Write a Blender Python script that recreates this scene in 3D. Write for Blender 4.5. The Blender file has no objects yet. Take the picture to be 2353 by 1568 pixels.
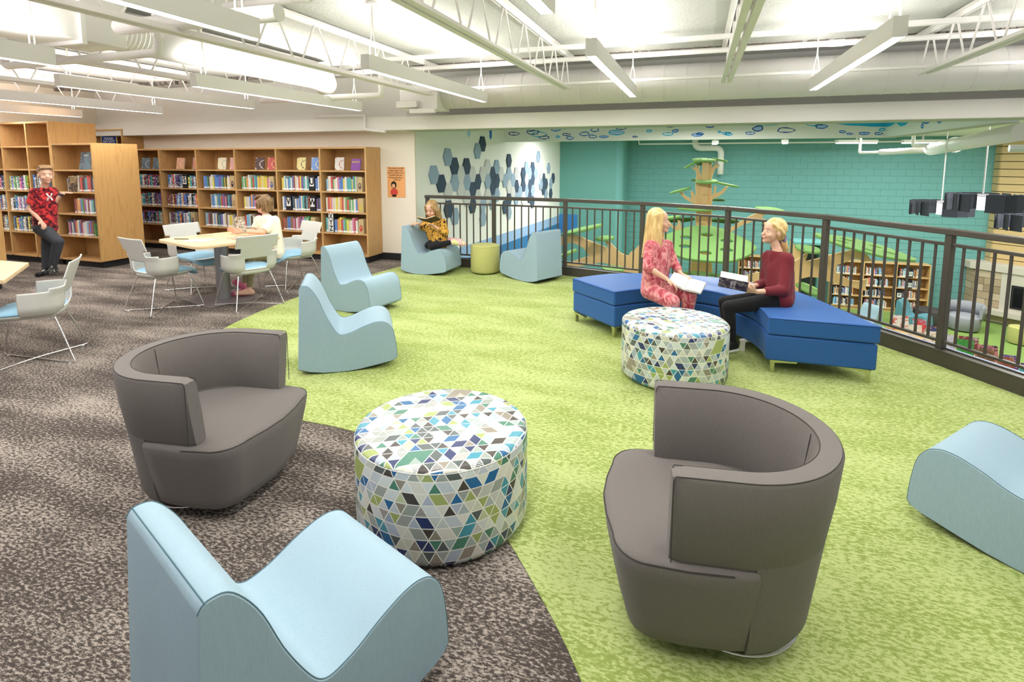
import bpy, bmesh, math, random
from mathutils import Vector, Matrix, Euler
S = bpy.context.scene
COL = S.collection
R = math.radians
rnd = random.Random(7)

# ---------------------------------------------------------------- camera
cd = bpy.data.cameras.new('camera'); cam = bpy.data.objects.new('camera', cd); COL.objects.link(cam)
cam.location = (0, 0, 1.65); cam.rotation_euler = (R(90 - 6.6), 0, R(18.9))
cd.sensor_fit = 'HORIZONTAL'; cd.sensor_width = 36; cd.lens = 1246 / 2353 * 36; cd.shift_y = -270 / 2353
cd.clip_start = 0.05; cd.clip_end = 100
S.camera = cam
# ---------------------------------------------------------------- world, exposure
w = bpy.data.worlds.new('world'); S.world = w; w.use_nodes = True
w.node_tree.nodes['Background'].inputs[0].default_value = (1, 0.98, 0.95, 1)
w.node_tree.nodes['Background'].inputs[1].default_value = 0.5
S.view_settings.view_transform = 'Standard'; S.view_settings.look = 'None'
S.view_settings.exposure = 0.0; S.view_settings.gamma = 1.0; S.view_settings.use_curve_mapping = False
LAMP_DOWN = 29.0; LAMP_UP = 34.0; LOWER = 165.0

def area(name, loc, rot, sx, sy, power, col=(1, .98, .95), parent=None):
    l = bpy.data.lights.new(name, 'AREA'); l.shape = 'RECTANGLE'; l.size = sx; l.size_y = sy
    l.energy = power; l.color = col
    o = bpy.data.objects.new(name, l); COL.objects.link(o); o.location = loc; o.rotation_euler = rot
    o.parent = parent
    return o

# ---------------------------------------------------------------- materials
MATS = {}
def mat(name, col, rough=.6, metal=0, spec=.3, emit=None, es=0, bump=0, bscale=200, sheen=0):
    if name in MATS: return MATS[name]
    m = bpy.data.materials.new(name); m.use_nodes = True; nt = m.node_tree
    b = nt.nodes['Principled BSDF']
    b.inputs['Base Color'].default_value = (*col, 1); b.inputs['Roughness'].default_value = rough
    b.inputs['Metallic'].default_value = metal; b.inputs['Specular IOR Level'].default_value = spec
    if sheen: b.inputs['Sheen Weight'].default_value = sheen
    if emit: b.inputs['Emission Color'].default_value = (*emit, 1); b.inputs['Emission Strength'].default_value = es
    if bump:
        n = nt.nodes.new('ShaderNodeTexNoise'); n.inputs['Scale'].default_value = bscale; n.inputs['Detail'].default_value = 4
        t = nt.nodes.new('ShaderNodeTexCoord'); nt.links.new(t.outputs['Object'], n.inputs['Vector'])
        u = nt.nodes.new('ShaderNodeBump'); u.inputs['Strength'].default_value = bump; u.inputs['Distance'].default_value = .01
        nt.links.new(n.outputs['Fac'], u.inputs['Height']); nt.links.new(u.outputs[0], b.inputs['Normal'])
    MATS[name] = m; return m

class NT:
    def __init__(s, m): s.m = m; s.t = m.node_tree; s.b = s.t.nodes['Principled BSDF']
    def n(s, typ, **kw):
        x = s.t.nodes.new('ShaderNode' + typ)
        for k, v in kw.items(): setattr(x, k, v)
        return x
    def l(s, a, b): s.t.links.new(a, b)
    def put(s, sock, v):
        if isinstance(v, bpy.types.NodeSocket): s.l(v, sock)
        else: sock.default_value = v
    def M(s, op, a, b=0.0, c=None):
        x = s.n('Math', operation=op); s.put(x.inputs[0], a); s.put(x.inputs[1], b)
        if c is not None: s.put(x.inputs[2], c)
        return x.outputs[0]
    def coord(s, kind='Object', scale=(1, 1, 1), rot=(0, 0, 0)):
        t = s.n('TexCoord'); mp = s.n('Mapping'); mp.inputs['Scale'].default_value = scale; mp.inputs['Rotation'].default_value = rot
        s.l(t.outputs[kind], mp.inputs[0]); return mp.outputs[0]
    def noise(s, vec, scale, detail=3, rough=.5, dist=0):
        x = s.n('TexNoise'); s.l(vec, x.inputs['Vector']); x.inputs['Scale'].default_value = scale
        x.inputs['Detail'].default_value = detail; x.inputs['Roughness'].default_value = rough; x.inputs['Distortion'].default_value = dist
        return x.outputs['Fac']
    def ramp(s, fac, stops, interp='LINEAR'):
        x = s.n('ValToRGB'); cr = x.color_ramp; cr.interpolation = interp
        while len(cr.elements) < len(stops): cr.elements.new(.5)
        for e, (p, c) in zip(cr.elements, stops): e.position = p; e.color = (*c, 1)
        s.put(x.inputs[0], fac); return x.outputs[0]
    def mix(s, fac, a, b):
        x = s.n('Mix', data_type='RGBA'); s.put(x.inputs[0], fac)
        for sk, v in ((x.inputs[6], a), (x.inputs[7], b)):
            s.put(sk, v if isinstance(v, bpy.types.NodeSocket) else (*v, 1))
        return x.outputs[2]
    def bump(s, h, st=.3, dist=.01):
        u = s.n('Bump'); u.inputs['Strength'].default_value = st; u.inputs['Distance'].default_value = dist
        s.l(h, u.inputs['Height']); s.l(u.outputs[0], s.b.inputs['Normal'])
    def color(s, c): s.l(c, s.b.inputs['Base Color'])

def carpet(name, cd_, cl, thr, sc=(1, 2.2, 1), scale=28):
    m = mat(name, cd_, .95, spec=.05); t = NT(m)
    v = t.coord('Object', sc)
    a = t.noise(v, scale, 7, .72); big = t.noise(t.coord('Object', (.5, 1.6, 1)), 2.2, 3, .55)
    f = t.M('ADD', a, t.M('MULTIPLY', t.M('SUBTRACT', big, .5), .32))
    fine = t.noise(t.coord('Object'), 420, 2)
    f = t.M('ADD', f, t.M('MULTIPLY', t.M('SUBTRACT', fine, .5), .22))
    c = t.ramp(f, [(thr - .045, cd_), (thr + .045, cl)])
    t.color(c); t.bump(fine, .5, .006); return m
CARPET_GREY = carpet('grey_carpet', (.070, .058, .052), (.39, .335, .295), .530, scale=44)
CARPET_GREEN = carpet('green_carpet', (.26, .33, .085), (.475, .545, .225), .49, scale=36)
CARPET_LOW = mat('lower_carpet', (.22, .34, .09), .95, bump=.3)

def oak(name, base, dark, axis='Z', scale=1.0):
    m = mat(name, base, .42, spec=.35); t = NT(m)
    sc = {'Z': (9, 9, .75), 'X': (.75, 9, 9), 'Y': (9, .75, 9)}[axis]
    v = t.coord('Object', tuple(k * scale for k in sc))
    wv = t.noise(v, 1.1, 3, .5)
    rings = t.M('FRACT', t.M('MULTIPLY', wv, 9.0))
    ring = t.M('POWER', t.M('ABSOLUTE', t.M('SUBTRACT', t.M('MULTIPLY', rings, 2.0), 1.0)), 5.0)
    fine = t.noise(t.coord('Object', {'Z': (120, 120, 4), 'X': (4, 120, 120), 'Y': (120, 4, 120)}[axis]), 1.0, 3, .6)
    f = t.M('ADD', t.M('MULTIPLY', ring, .55), t.M('MULTIPLY', t.M('SUBTRACT', fine, .4), .9))
    t.color(t.mix(t.M('MINIMUM', t.M('MAXIMUM', f, 0.0), 1.0), base, dark)); return m
OAK = oak('oak_veneer', (.60, .365, .155), (.43, .23, .08))
OAK_X = oak('oak_shelf', (.60, .365, .155), (.43, .23, .08), 'X')
OAK_BACK = oak('oak_back_panel', (.54, .32, .13), (.39, .205, .07))
OAK_EDGE = oak('oak_edge_band', (.56, .34, .13), (.44, .25, .09), 'X')
MAPLE = oak('maple_laminate', (.80, .60, .36), (.74, .53, .30), 'X', .5)
PLY = oak('birch_ply', (.72, .48, .23), (.65, .41, .18), 'Z', .6)
PINE = oak('pine_shelf', (.66, .43, .19), (.58, .36, .14), 'X')
BLACK = mat('black_vinyl', (.018, .018, .02), .6)
WALL_CREAM = mat('cream_paint', (.86, .79, .69), .8, spec=.15)
WALL_WHITE = mat('white_paint', (.86, .85, .82), .8, spec=.15)
WALL_GREY = mat('pale_grey_paint', (.70, .69, .66), .8, spec=.15)
STEEL_WHITE = mat('white_steel_paint', (.90, .865, .85), .5, spec=.3)
TRIM_WHITE = mat('white_trim_paint', (.84, .81, .76), .7, spec=.2)
OLIVE = mat('soffit_paint', (.50, .52, .42), .7)
BRONZE = mat('dark_bronze_paint', (.062, .052, .042), .38, spec=.5)
CHROME = mat('chrome', (.75, .75, .76), .16, metal=1)
BRUSHED = mat('brushed_nickel', (.55, .55, .36), .3, metal=1)
PLASTIC = mat('grey_plastic_shell', (.56, .555, .52), .35, spec=.45)
PLASTIC_EDGE = mat('light_shell_edge', (.80, .80, .78), .35)
GREYMETAL = mat('silver_grey_metal', (.30, .30, .32), .38, metal=.6)
BASEMETAL = mat('taupe_grey_metal', (.22, .19, .20), .42, metal=.4)
FLUFF = mat('sprayed_fireproofing', (.80, .79, .74), .95)
t = NT(FLUFF); f = t.noise(t.coord('Object'), 34, 6, .75); g = t.noise(t.coord('Object'), 2.2, 3, .6)
t.color(t.mix(t.M('MULTIPLY', t.M('GREATER_THAN', t.M('ADD', f, t.M('MULTIPLY', g, .25)), .70), .35), (.82, .81, .76), (.50, .47, .38))); t.bump(f, .9, .04)

def fabric(name, col, var=.85, scale=260, rough=.85, stretch=(1, 1, .12)):
    m = mat(name, col, rough, spec=.2, sheen=.06); t = NT(m)
    f = t.noise(t.coord('Object', stretch), scale, 3, .6)
    t.color(t.mix(f, tuple(c * var for c in col), tuple(min(1, c * (2 - var)) for c in col))); t.bump(f, .12, .002); return m
SKYBLUE = fabric('sky_blue_upholstery', (.30, .415, .495), .86)
SKYSEAM = mat('dark_blue_seam', (.10, .18, .22), .9)
GREYFAB = fabric('warm_grey_upholstery', (.150, .134, .126), .82, 300, .9, (1, 1, .1))
GREYSEAM = mat('dark_grey_seam', (.045, .04, .038), .9)
BLUEFAB = fabric('cobalt_upholstery', (.026, .105, .34), .9, rough=.4)
BLUESEAM = mat('navy_seam', (.008, .025, .09), .9)
LIMEFAB = fabric('lime_upholstery', (.47, .47, .17), .93)
SEATBLUE = fabric('seat_pad_blue', (.27, .47, .62), .9)

def patterned():
    m = mat('geometric_print_upholstery', (.8, .8, .8), .42, spec=.6); t = NT(m)
    s = .057
    tc = t.n('TexCoord'); sep = t.n('SeparateXYZ'); t.l(tc.outputs['UV'], sep.inputs[0])
    vv = t.M('DIVIDE', sep.outputs[1], s * .866); uu = t.M('SUBTRACT', t.M('DIVIDE', sep.outputs[0], s), t.M('MULTIPLY', vv, .5))
    A = lambda a, b: t.M('ADD', a, b)
    X = lambda a, b: t.M('MULTIPLY', a, b)
    NOT = lambda a: t.M('SUBTRACT', 1.0, a)
    def hsh(a, b, c):
        cv = t.n('CombineXYZ'); t.put(cv.inputs[0], a); t.put(cv.inputs[1], b); t.put(cv.inputs[2], c)
        wn = t.n('TexWhiteNoise', noise_dimensions='3D'); t.l(cv.outputs[0], wn.inputs['Vector']); return wn.outputs['Value']
    u2 = t.M('DIVIDE', uu, 2.0); v2 = t.M('DIVIDE', vv, 2.0); I = t.M('FLOOR', u2); J = t.M('FLOOR', v2)
    hm_ = hsh(I, J, 3.3); mac = t.M('LESS_THAN', hm_, .07)
    ho = hsh(I, J, 5.1); o0 = t.M('LESS_THAN', ho, .34); o2 = t.M('GREATER_THAN', ho, .67); o1 = NOT(A(o0, o2))
    i0 = t.M('FLOOR', uu); j0 = t.M('FLOOR', vv); fu = t.M('FRACT', uu); fv = t.M('FRACT', vv)
    tri = t.M('GREATER_THAN', A(fu, fv), 1.0)
    mi = A(i0, X(tri, o2)); mj = A(j0, X(tri, o1)); ok = A(X(o1, 40.0), X(o2, 80.0))
    merged = t.M('LESS_THAN', hsh(mi, mj, A(ok, 7.7)), .62)
    idm = hsh(mi, mj, A(ok, 13.3)); idt = hsh(i0, j0, A(17.0, tri)); idn = A(X(merged, idm), X(NOT(merged), idt))
    idn = A(X(mac, hsh(I, J, 9.9)), X(NOT(mac), idn))
    intu = t.M('GREATER_THAN', t.M('FRACT', t.M('MULTIPLY', t.M('ROUND', uu), .5)), .25); intv = t.M('GREATER_THAN', t.M('FRACT', t.M('MULTIPLY', t.M('ROUND', vv), .5)), .25)
    dU = A(t.M('MINIMUM', fu, NOT(fu)), X(X(merged, o2), X(intu, 9.0))); dV = A(t.M('MINIMUM', fv, NOT(fv)), X(X(merged, o1), X(intv, 9.0)))
    dD = A(t.M('ABSOLUTE', t.M('SUBTRACT', A(fu, fv), 1.0)), X(X(merged, o0), 9.0))
    dm = t.M('MINIMUM', t.M('MINIMUM', dU, dV), dD)
    fu2 = t.M('FRACT', u2); fv2 = t.M('FRACT', v2); dM = X(2.0, t.M('MINIMUM', t.M('MINIMUM', fu2, NOT(fu2)), t.M('MINIMUM', fv2, NOT(fv2))))
    line = t.M('LESS_THAN', A(X(mac, dM), X(NOT(mac), dm)), .042)
    i = mi; j = mj; trid = X(tri, NOT(merged))
    cols = [(.62, .66, .66), (.36, .42, .42), (.30, .33, .30), (.015, .03, .12), (.60, .60, .50), (.01, .12, .30), (.08, .10, .10), (.05, .28, .38), (.32, .38, .12), (.50, .55, .60), (.27, .235, .19), (.055, .045, .04), (.06, .20, .14), (.40, .45, .55), (.66, .64, .58), (.35, .37, .36)]
    c = t.ramp(idn, [(x / len(cols), q) for x, q in enumerate(cols)], 'CONSTANT')
    stripe = t.M('LESS_THAN', t.M('FRACT', t.M('MULTIPLY', sep.outputs[1], 180.0)), .38)
    isst = t.M('LESS_THAN', hsh(i, j, t.M('ADD', 21.0, trid)), .16)
    c = t.mix(t.M('MULTIPLY', stripe, isst), c, (.80, .79, .73))
    t.color(t.mix(line, c, (.80, .79, .73))); return m
PATTERN = patterned()

# ---------------------------------------------------------------- geometry helpers
class MB:
    def __init__(s): s.v = []; s.f = []; s.m = []; s.uv = None
    def add(s, vs, fs, mi=0):
        o = len(s.v); s.v += [tuple(v) for v in vs]; s.f += [tuple(i + o for i in f) for f in fs]; s.m += [mi] * len(fs); return s
    def box(s, x0, x1, y0, y1, z0, z1, mi=0):
        vs = [(x, y, z) for x in (x0, x1) for y in (y0, y1) for z in (z0, z1)]
        return s.add(vs, [(0, 1, 3, 2), (4, 6, 7, 5), (0, 4, 5, 1), (2, 3, 7, 6), (0, 2, 6, 4), (1, 5, 7, 3)], mi)
    def bar(s, p, q, w, h, mi=0, up=(0, 0, 1)):
        p = Vector(p); q = Vector(q); d = (q - p).normalized(); u = Vector(up)
        if abs(d.dot(u)) > .99: u = Vector((0, 1, 0))
        sd = d.cross(u).normalized(); u = sd.cross(d)
        vs = [e + sd * a * w / 2 + u * b * h / 2 for e in (p, q) for a, b in ((-1, -1), (1, -1), (1, 1), (-1, 1))]
        return s.add(vs, [(3, 2, 1, 0), (4, 5, 6, 7), (0, 1, 5, 4), (1, 2, 6, 5), (2, 3, 7, 6), (3, 0, 4, 7)], mi)
    def tube(s, path, r, n=8, mi=0, caps=True, closed=False):
        P = [Vector(p) for p in path]; N = len(P); rr = r if hasattr(r, '__len__') else [r] * N
        vs = []; nrm = None
        for i in range(N):
            if closed: d = (P[(i + 1) % N] - P[i - 1])
            else: d = (P[min(i + 1, N - 1)] - P[max(i - 1, 0)])
            d = d.normalized() if d.length else Vector((0, 0, 1))
            if nrm is None: nrm = d.orthogonal().normalized()
            nrm = (nrm - d * nrm.dot(d)); nrm = nrm.normalized() if nrm.length > 1e-6 else d.orthogonal().normalized()
            b = d.cross(nrm)
            vs += [P[i] + (nrm * math.cos(2 * math.pi * k / n) + b * math.sin(2 * math.pi * k / n)) * rr[i] for k in range(n)]
        fs = []
        for i in range(N if closed else N - 1):
            j = (i + 1) % N
            fs += [(i * n + k, i * n + (k + 1) % n, j * n + (k + 1) % n, j * n + k) for k in range(n)]
        if caps and not closed: fs += [tuple(range(n - 1, -1, -1)), tuple((N - 1) * n + k for k in range(n))]
        return s.add(vs, fs, mi)
    def lathe(s, prof, n=32, mi=0, c=(0, 0, 0)):
        vs = []; fs = []
        for r, z in prof: vs += [(c[0] + r * math.cos(2 * math.pi * k / n), c[1] + r * math.sin(2 * math.pi * k / n), c[2] + z) for k in range(n)]
        for i in range(len(prof) - 1): fs += [(i * n + k, i * n + (k + 1) % n, (i + 1) * n + (k + 1) % n, (i + 1) * n + k) for k in range(n)]
        fs += [tuple(range(n - 1, -1, -1)), tuple((len(prof) - 1) * n + k for k in range(n))]
        return s.add(vs, fs, mi)
    def prism(s, poly, z0, z1, mi=0, fr=None):
        # poly in the plane (a,b); fr maps (a,b,h) -> xyz
        fr = fr or (lambda a, b, h: (a, b, h)); n = len(poly)
        vs = [fr(a, b, z0) for a, b in poly] + [fr(a, b, z1) for a, b in poly]
        return s.add(vs, [tuple(range(n - 1, -1, -1)), tuple(range(n, 2 * n))] + [(i, (i + 1) % n, n + (i + 1) % n, n + i) for i in range(n)], mi)
    def loft(s, rings, mi=0, cap=True):
        n = len(rings[0]); vs = [v for r in rings for v in r]; fs = []
        for i in range(len(rings) - 1): fs += [(i * n + k, i * n + (k + 1) % n, (i + 1) * n + (k + 1) % n, (i + 1) * n + k) for k in range(n)]
        if cap: fs += [tuple(range(n - 1, -1, -1)), tuple((len(rings) - 1) * n + k for k in range(n))]
        return s.add(vs, fs, mi)
    def mesh(s, name, mats, smooth=False):
        me = bpy.data.meshes.new(name); me.from_pydata(s.v, [], s.f)
        for m in (mats if isinstance(mats, (list, tuple)) else [mats]): me.materials.append(m)
        if len(me.polygons) == len(s.m): me.polygons.foreach_set('material_index', s.m)
        bm = bmesh.new(); bm.from_mesh(me); bmesh.ops.recalc_face_normals(bm, faces=bm.faces); bm.to_mesh(me); bm.free()
        if smooth:
            me.shade_smooth()
            for p in me.polygons:
                if len(p.vertices) > 4: p.use_smooth = False
        return me
    def build(s, name, mats, parent=None, smooth=False, bev=0, seg=2, auto=None, loc=None, rz=0):
        return link(name, s.mesh(name, mats, smooth or auto is not None), parent, bev, seg, auto, loc, rz)

def link(name, me, parent=None, bev=0, seg=2, auto=None, loc=None, rz=0):
    o = bpy.data.objects.new(name, me); COL.objects.link(o); o.parent = parent
    if loc is not None: o.location = loc; o.rotation_euler = (0, 0, rz)
    if auto is not None:
        try: me.set_sharp_from_angle(angle=R(auto))
        except Exception: pass
    if bev:
        b = o.modifiers.new('bevel', 'BEVEL'); b.width = bev; b.segments = seg; b.limit_method = 'ANGLE'; b.angle_limit = R(38)
        b.harden_normals = False
    return o
def thing(name, label, cat, loc=(0, 0, 0), rz=0, group=None):
    o = bpy.data.objects.new(name, None); COL.objects.link(o); o.location = loc; o.rotation_euler = (0, 0, rz)
    return tag(o, label, cat, group)
def tag(o, label, cat, group=None):
    o['label'] = label; o['category'] = cat
    if group: o['group'] = group
    return o
def struct(o): o['kind'] = 'structure'; return o
def copy_tree(o, parent=None):
    c = o.copy(); COL.objects.link(c); c.parent = parent
    for ch in o.children: copy_tree(ch, c)
    return c
def place(o, x, y, z=0, rz=0): o.location = (x, y, z); o.rotation_euler = (0, 0, rz); return o
def arc(cx, cy, r, a0, a1, n): return [(cx + r * math.cos(R(a0 + (a1 - a0) * i / n)), cy + r * math.sin(R(a0 + (a1 - a0) * i / n))) for i in range(n + 1)]
def smoothpts(pts, k=6):
    n = len(pts); out = []
    for i in range(n - 1):
        p0, p1, p2, p3 = [Vector(pts[max(0, min(n - 1, j))]) for j in (i - 1, i, i + 1, i + 2)]
        for s_ in range(k):
            t_ = s_ / k
            out.append(tuple(.5 * ((2 * p1) + (-p0 + p2) * t_ + (2 * p0 - 5 * p1 + 4 * p2 - p3) * t_ ** 2 + (-p0 + 3 * p1 - 3 * p2 + p3) * t_ ** 3)))
    out.append(tuple(pts[-1])); return out
def text(name, body, size, m, parent=None, loc=(0, 0, 0), rot=(R(90), 0, 0), align='CENTER', ext=.0008, bold=0, lead=1.0, sx=1.0):
    cu = bpy.data.curves.new(name, 'FONT'); cu.body = body; cu.size = size; cu.align_x = align; cu.align_y = 'CENTER'
    cu.extrude = ext; cu.offset = bold; cu.space_line = lead; cu.materials.append(m); cu.resolution_u = 3
    o = bpy.data.objects.new(name, cu); COL.objects.link(o)
    me = bpy.data.meshes.new_from_object(o.evaluated_get(bpy.context.evaluated_depsgraph_get())); COL.objects.unlink(o); bpy.data.objects.remove(o)
    me.name = name
    if not me.materials: me.materials.append(m)
    o = bpy.data.objects.new(name, me); COL.objects.link(o); o.parent = parent; o.location = loc; o.rotation_euler = rot; o.scale = (sx, 1, 1)
    return o
def plate(name, outline, holes, th, m, parent=None):
    """a flat board with holes, cut from an outline; lies in the local XY plane"""
    cu = bpy.data.curves.new(name, 'CURVE'); cu.dimensions = '2D'; cu.fill_mode = 'BOTH'; cu.extrude = th / 2; cu.bevel_depth = .006; cu.bevel_resolution = 0
    for pl in [outline] + holes:
        sp = cu.splines.new('POLY'); sp.points.add(len(pl) - 1); sp.use_cyclic_u = True
        for q, (a, b) in zip(sp.points, pl): q.co = (a, b, 0, 1)
    o = bpy.data.objects.new(name, cu); COL.objects.link(o)
    me = bpy.data.meshes.new_from_object(o.evaluated_get(bpy.context.evaluated_depsgraph_get())); 
    COL.objects.unlink(o); bpy.data.objects.remove(o)
    me.materials.clear(); me.materials.append(m); me.name = name
    return link(name, me, parent)

# ================================================================ the setting
PX = -4.35           # hexagon wall plane
RAILPTS = [(-4.05, 7.69), (-2.92, 7.68), (-1.79, 7.60), (-.68, 7.34), (.352, 6.90), (1.235, 6.15), (1.925, 5.19), (2.515, 4.26), (3.105, 3.33), (3.695, 2.40), (4.285, 1.47), (4.875, .54)]
# curb line in front of the rail
def offset_line(pts, d):
    out = []
    for i, p in enumerate(pts):
        a = Vector(pts[max(i - 1, 0)]); b = Vector(pts[min(i + 1, len(pts) - 1)]); t_ = (b - a).normalized()
        nrm_ = Vector((t_.y, -t_.x)); out.append((p[0] - nrm_.x * d * -1, p[1] - nrm_.y * d * -1))
    return out
edge = offset_line(RAILPTS, .065)
back_edge = offset_line(RAILPTS, -.10)
fl = MB(); poly = [(-11.27, -3.0), (4.9, -3.0)] + edge[::-1] + [(-4.35, 7.85), (-11.27, 7.85)]
fl.prism(poly, -.30, 0); struct(fl.build('floor', CARPET_GREY))
# green carpet: outline of the lawn-like area, laid 4 mm proud
left = smoothpts([(-4.33, 7.62), (-4.47, 6.6), (-4.55, 5.6), (-4.52, 4.7), (-4.32, 3.85), (-3.85, 3.25), (-3.15, 2.86), (-2.5, 2.70), (-2.05, 2.68), (-1.62, 2.62), (-1.18, 2.46), (-.80, 2.14), (-.50, 1.81), (-.27, 1.50), (-.10, 1.15), (0, .6), (.02, -.2), (0, -1.2), (0, -3)], 5)
g = MB(); g.prism(left + [(4.9, -3.0)] + edge[::-1] + [(-4.33, 7.72)], 0.0, .004); o = struct(g.build('floor_green_carpet', CARPET_GREEN))
# walls of the upper room
struct(MB().box(-11.42, -11.27, -3, 8.1, -.3, 3.15).build('wall_left', WALL_CREAM))
struct(MB().box(-11.27, PX, 7.85, 7.90, -.3, 3.15).build('wall_back', WALL_CREAM))
bh = MB().box(PX, 9.0, 7.62, 7.95, 2.127, 3.15); struct(bh.build('wall_upper_bulkhead', WALL_GREY))
bm_ = MB().box(-11.27, 9.0, 7.45, 7.62, 2.125, 2.33); struct(bm_.build('beam', [TRIM_WHITE], bev=.004))
struct(MB().box(-11.27, PX, 7.62, 7.85, 2.127, 3.15).build('wall_over_bookcases', WALL_WHITE))
struct(MB().box(PX, 9.0, 7.455, 7.95, 2.119, 2.126).build('trim_beam_soffit', OLIVE))
struct(MB().box(-11.27, -4.42, 7.825, 7.85, 0, .115).build('baseboard_back', BLACK))
struct(MB().box(-11.27, -11.25, -3, 7.85, 0, .115).build('baseboard_left', BLACK))
dk = MB().box(-11.42, 9.0, -3.0, 6.92, 2.97, 3.15); struct(dk.build('ceiling', FLUFF))
# ragged dark strip standing in for the crack line along the deck edge
rg = MB()
x = -11.2
while x < 9:
    rg.box(x, x + rnd.uniform(.03, .09), 6.86 + rnd.uniform(0, .04), 6.95, 2.93 - rnd.uniform(0, .02), 2.975); x += rnd.uniform(.04, .1)
struct(rg.build('ceiling_edge_crack', mat('dark_crack', (.20, .17, .15), .95)))
struct(MB().box(-11.42, 9.0, 6.93, 7.62, 2.98, 3.15).build('ceiling_edge', WALL_GREY))
# ---- the lower room
ZL = -2.8
WALL_STRIPED = mat('white_wall_with_blue_bands', (.8, .8, .77), .8, spec=.15)
t = NT(WALL_STRIPED); sp = t.n('SeparateXYZ'); t.l(t.n('NewGeometry').outputs['Position'], sp.inputs[0])
zz = t.M('ADD', sp.outputs[2], t.M('MULTIPLY', t.M('SUBTRACT', sp.outputs[1], 10.0), .016))
c = t.mix(t.M('LESS_THAN', zz, -.04), (.86, .86, .84), (.32, .48, .76)); c = t.mix(t.M('LESS_THAN', zz, -.30), c, (.05, .19, .42)); t.color(c)
struct(MB().box(PX - .2, PX, 7.90, 17.8, ZL, 3.0).build('wall_hexagons', WALL_STRIPED))
TEAL = mat('teal_paint', (.15, .375, .37), .55, spec=.3); TEAL2 = mat('teal_smooth_paint', (.135, .345, .315), .6)
struct(MB().box(PX, -2.5, 17.6, 19.2, ZL, 2.6).build('wall_teal_smooth', TEAL2))
cv = MB(); cv.lathe([(.22, ZL), (.22, 2.6)], 24, c=(-2.5, 17.82, 0)); cv.box(-2.5, -2.28, 17.82, 19.2, ZL, 2.6); struct(cv.build('wall_teal_rounded_corner', TEAL, auto=40))
struct(MB().box(PX + .0, -3.74, 17.56, 17.6, -.85, -.12).build('wall_blue_paint_patch', mat('blue_wall_paint', (.045, .20, .50), .6)))
# concrete block wall, every course and block cut into the face by recessed joints
BW = 19.0
joint = MB().box(-2.4, 9.0, BW + .012, BW + .2, ZL, 2.6); wb = struct(joint.build('wall_block', TEAL))
blk = bpy.data.meshes.new('block'); b_ = MB().box(.002, .398, 0, .012, .004, .196); blk = b_.mesh('block', TEAL)
nb = 0; rows = 27; many = MB()
for r_ in range(rows):
    z_ = ZL + r_ * .2
    x = -2.4 + (0.0 if r_ % 2 else -.2)
    while x < 8.4:
        if x > -2.45 and z_ > -1.9 and z_ < 2.3 and nb < 300 and x + .4 < 8.4:
            o = link('block', blk, wb, loc=(x, BW, z_)); nb += 1
        else:
            many.box(max(x, -2.4) + .002, min(x + .4, 8.4) - .002, BW, BW + .012, z_ + .004, z_ + .196)
        x += .4
mo = many.build('block_courses', TEAL, wb); mo['kind'] = 'stuff'
struct(MB().box(PX, 14, 7.0, 19.2, ZL - .15, ZL).build('floor_lower', CARPET_LOW))
struct(MB().box(3.35, 14, 7.95, 19.2, 2.36, 2.6).build('ceiling_lower_right', WALL_WHITE))
struct(MB().box(PX, 3.35, 12.3, 19.2, 2.36, 2.6).build('ceiling_lower', WALL_WHITE))
struct(MB().box(PX, 3.35, 7.95, 12.3, 3.0, 3.15).build('ceiling_void', WALL_WHITE))
struct(MB().box(13.8, 14, 2, 19.2, ZL, 3).build('wall_lower_right', WALL_WHITE))
# slab edge under the railing and the blue ledge beyond the curb
sl = MB()
def strip(mb, A, B, z0, z1, mi=0):
    n = len(A); vs = []
    for a, b in zip(A, B): vs += [(*a, z0), (*b, z0), (*b, z1), (*a, z1)]
    fs = []
    for i in range(n - 1):
        for k in range(4): fs.append((i * 4 + k, i * 4 + (k + 1) % 4, i * 4 + 4 + (k + 1) % 4, i * 4 + 4 + k))
    fs += [(0, 3, 2, 1), tuple((n - 1) * 4 + k for k in range(4))]
    mb.add(vs, fs, mi)
strip(sl, offset_line(RAILPTS, -.046), offset_line(RAILPTS, -.15), -.42, .105)
struct(sl.build('trim_ledge', mat('pale_blue_paint', (.36, .47, .72), .6)))
# stone and board fireplace, a diagonal corner piece
FX, FY = 7.78, 19.0
fpz = MB()
# mural bulkheads around the opening
MINT = mat('mint_white_paint', (.84, .87, .79), .75); MINT2 = mat('mint_side_paint', (.80, .85, .80), .75)
struct(MB().box(PX, 3.5, 12.18, 12.36, 2.095, 3.0).build('wall_mural_front', [MINT]))
struct(MB().box(3.33, 3.5, 7.95, 12.18, 2.095, 3.0).build('wall_mural_side', [MINT2]))
struct(MB().box(3.325, 3.505, 7.95, 12.37, 2.088, 2.0945).build('trim_mural_soffit', OLIVE))

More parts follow.
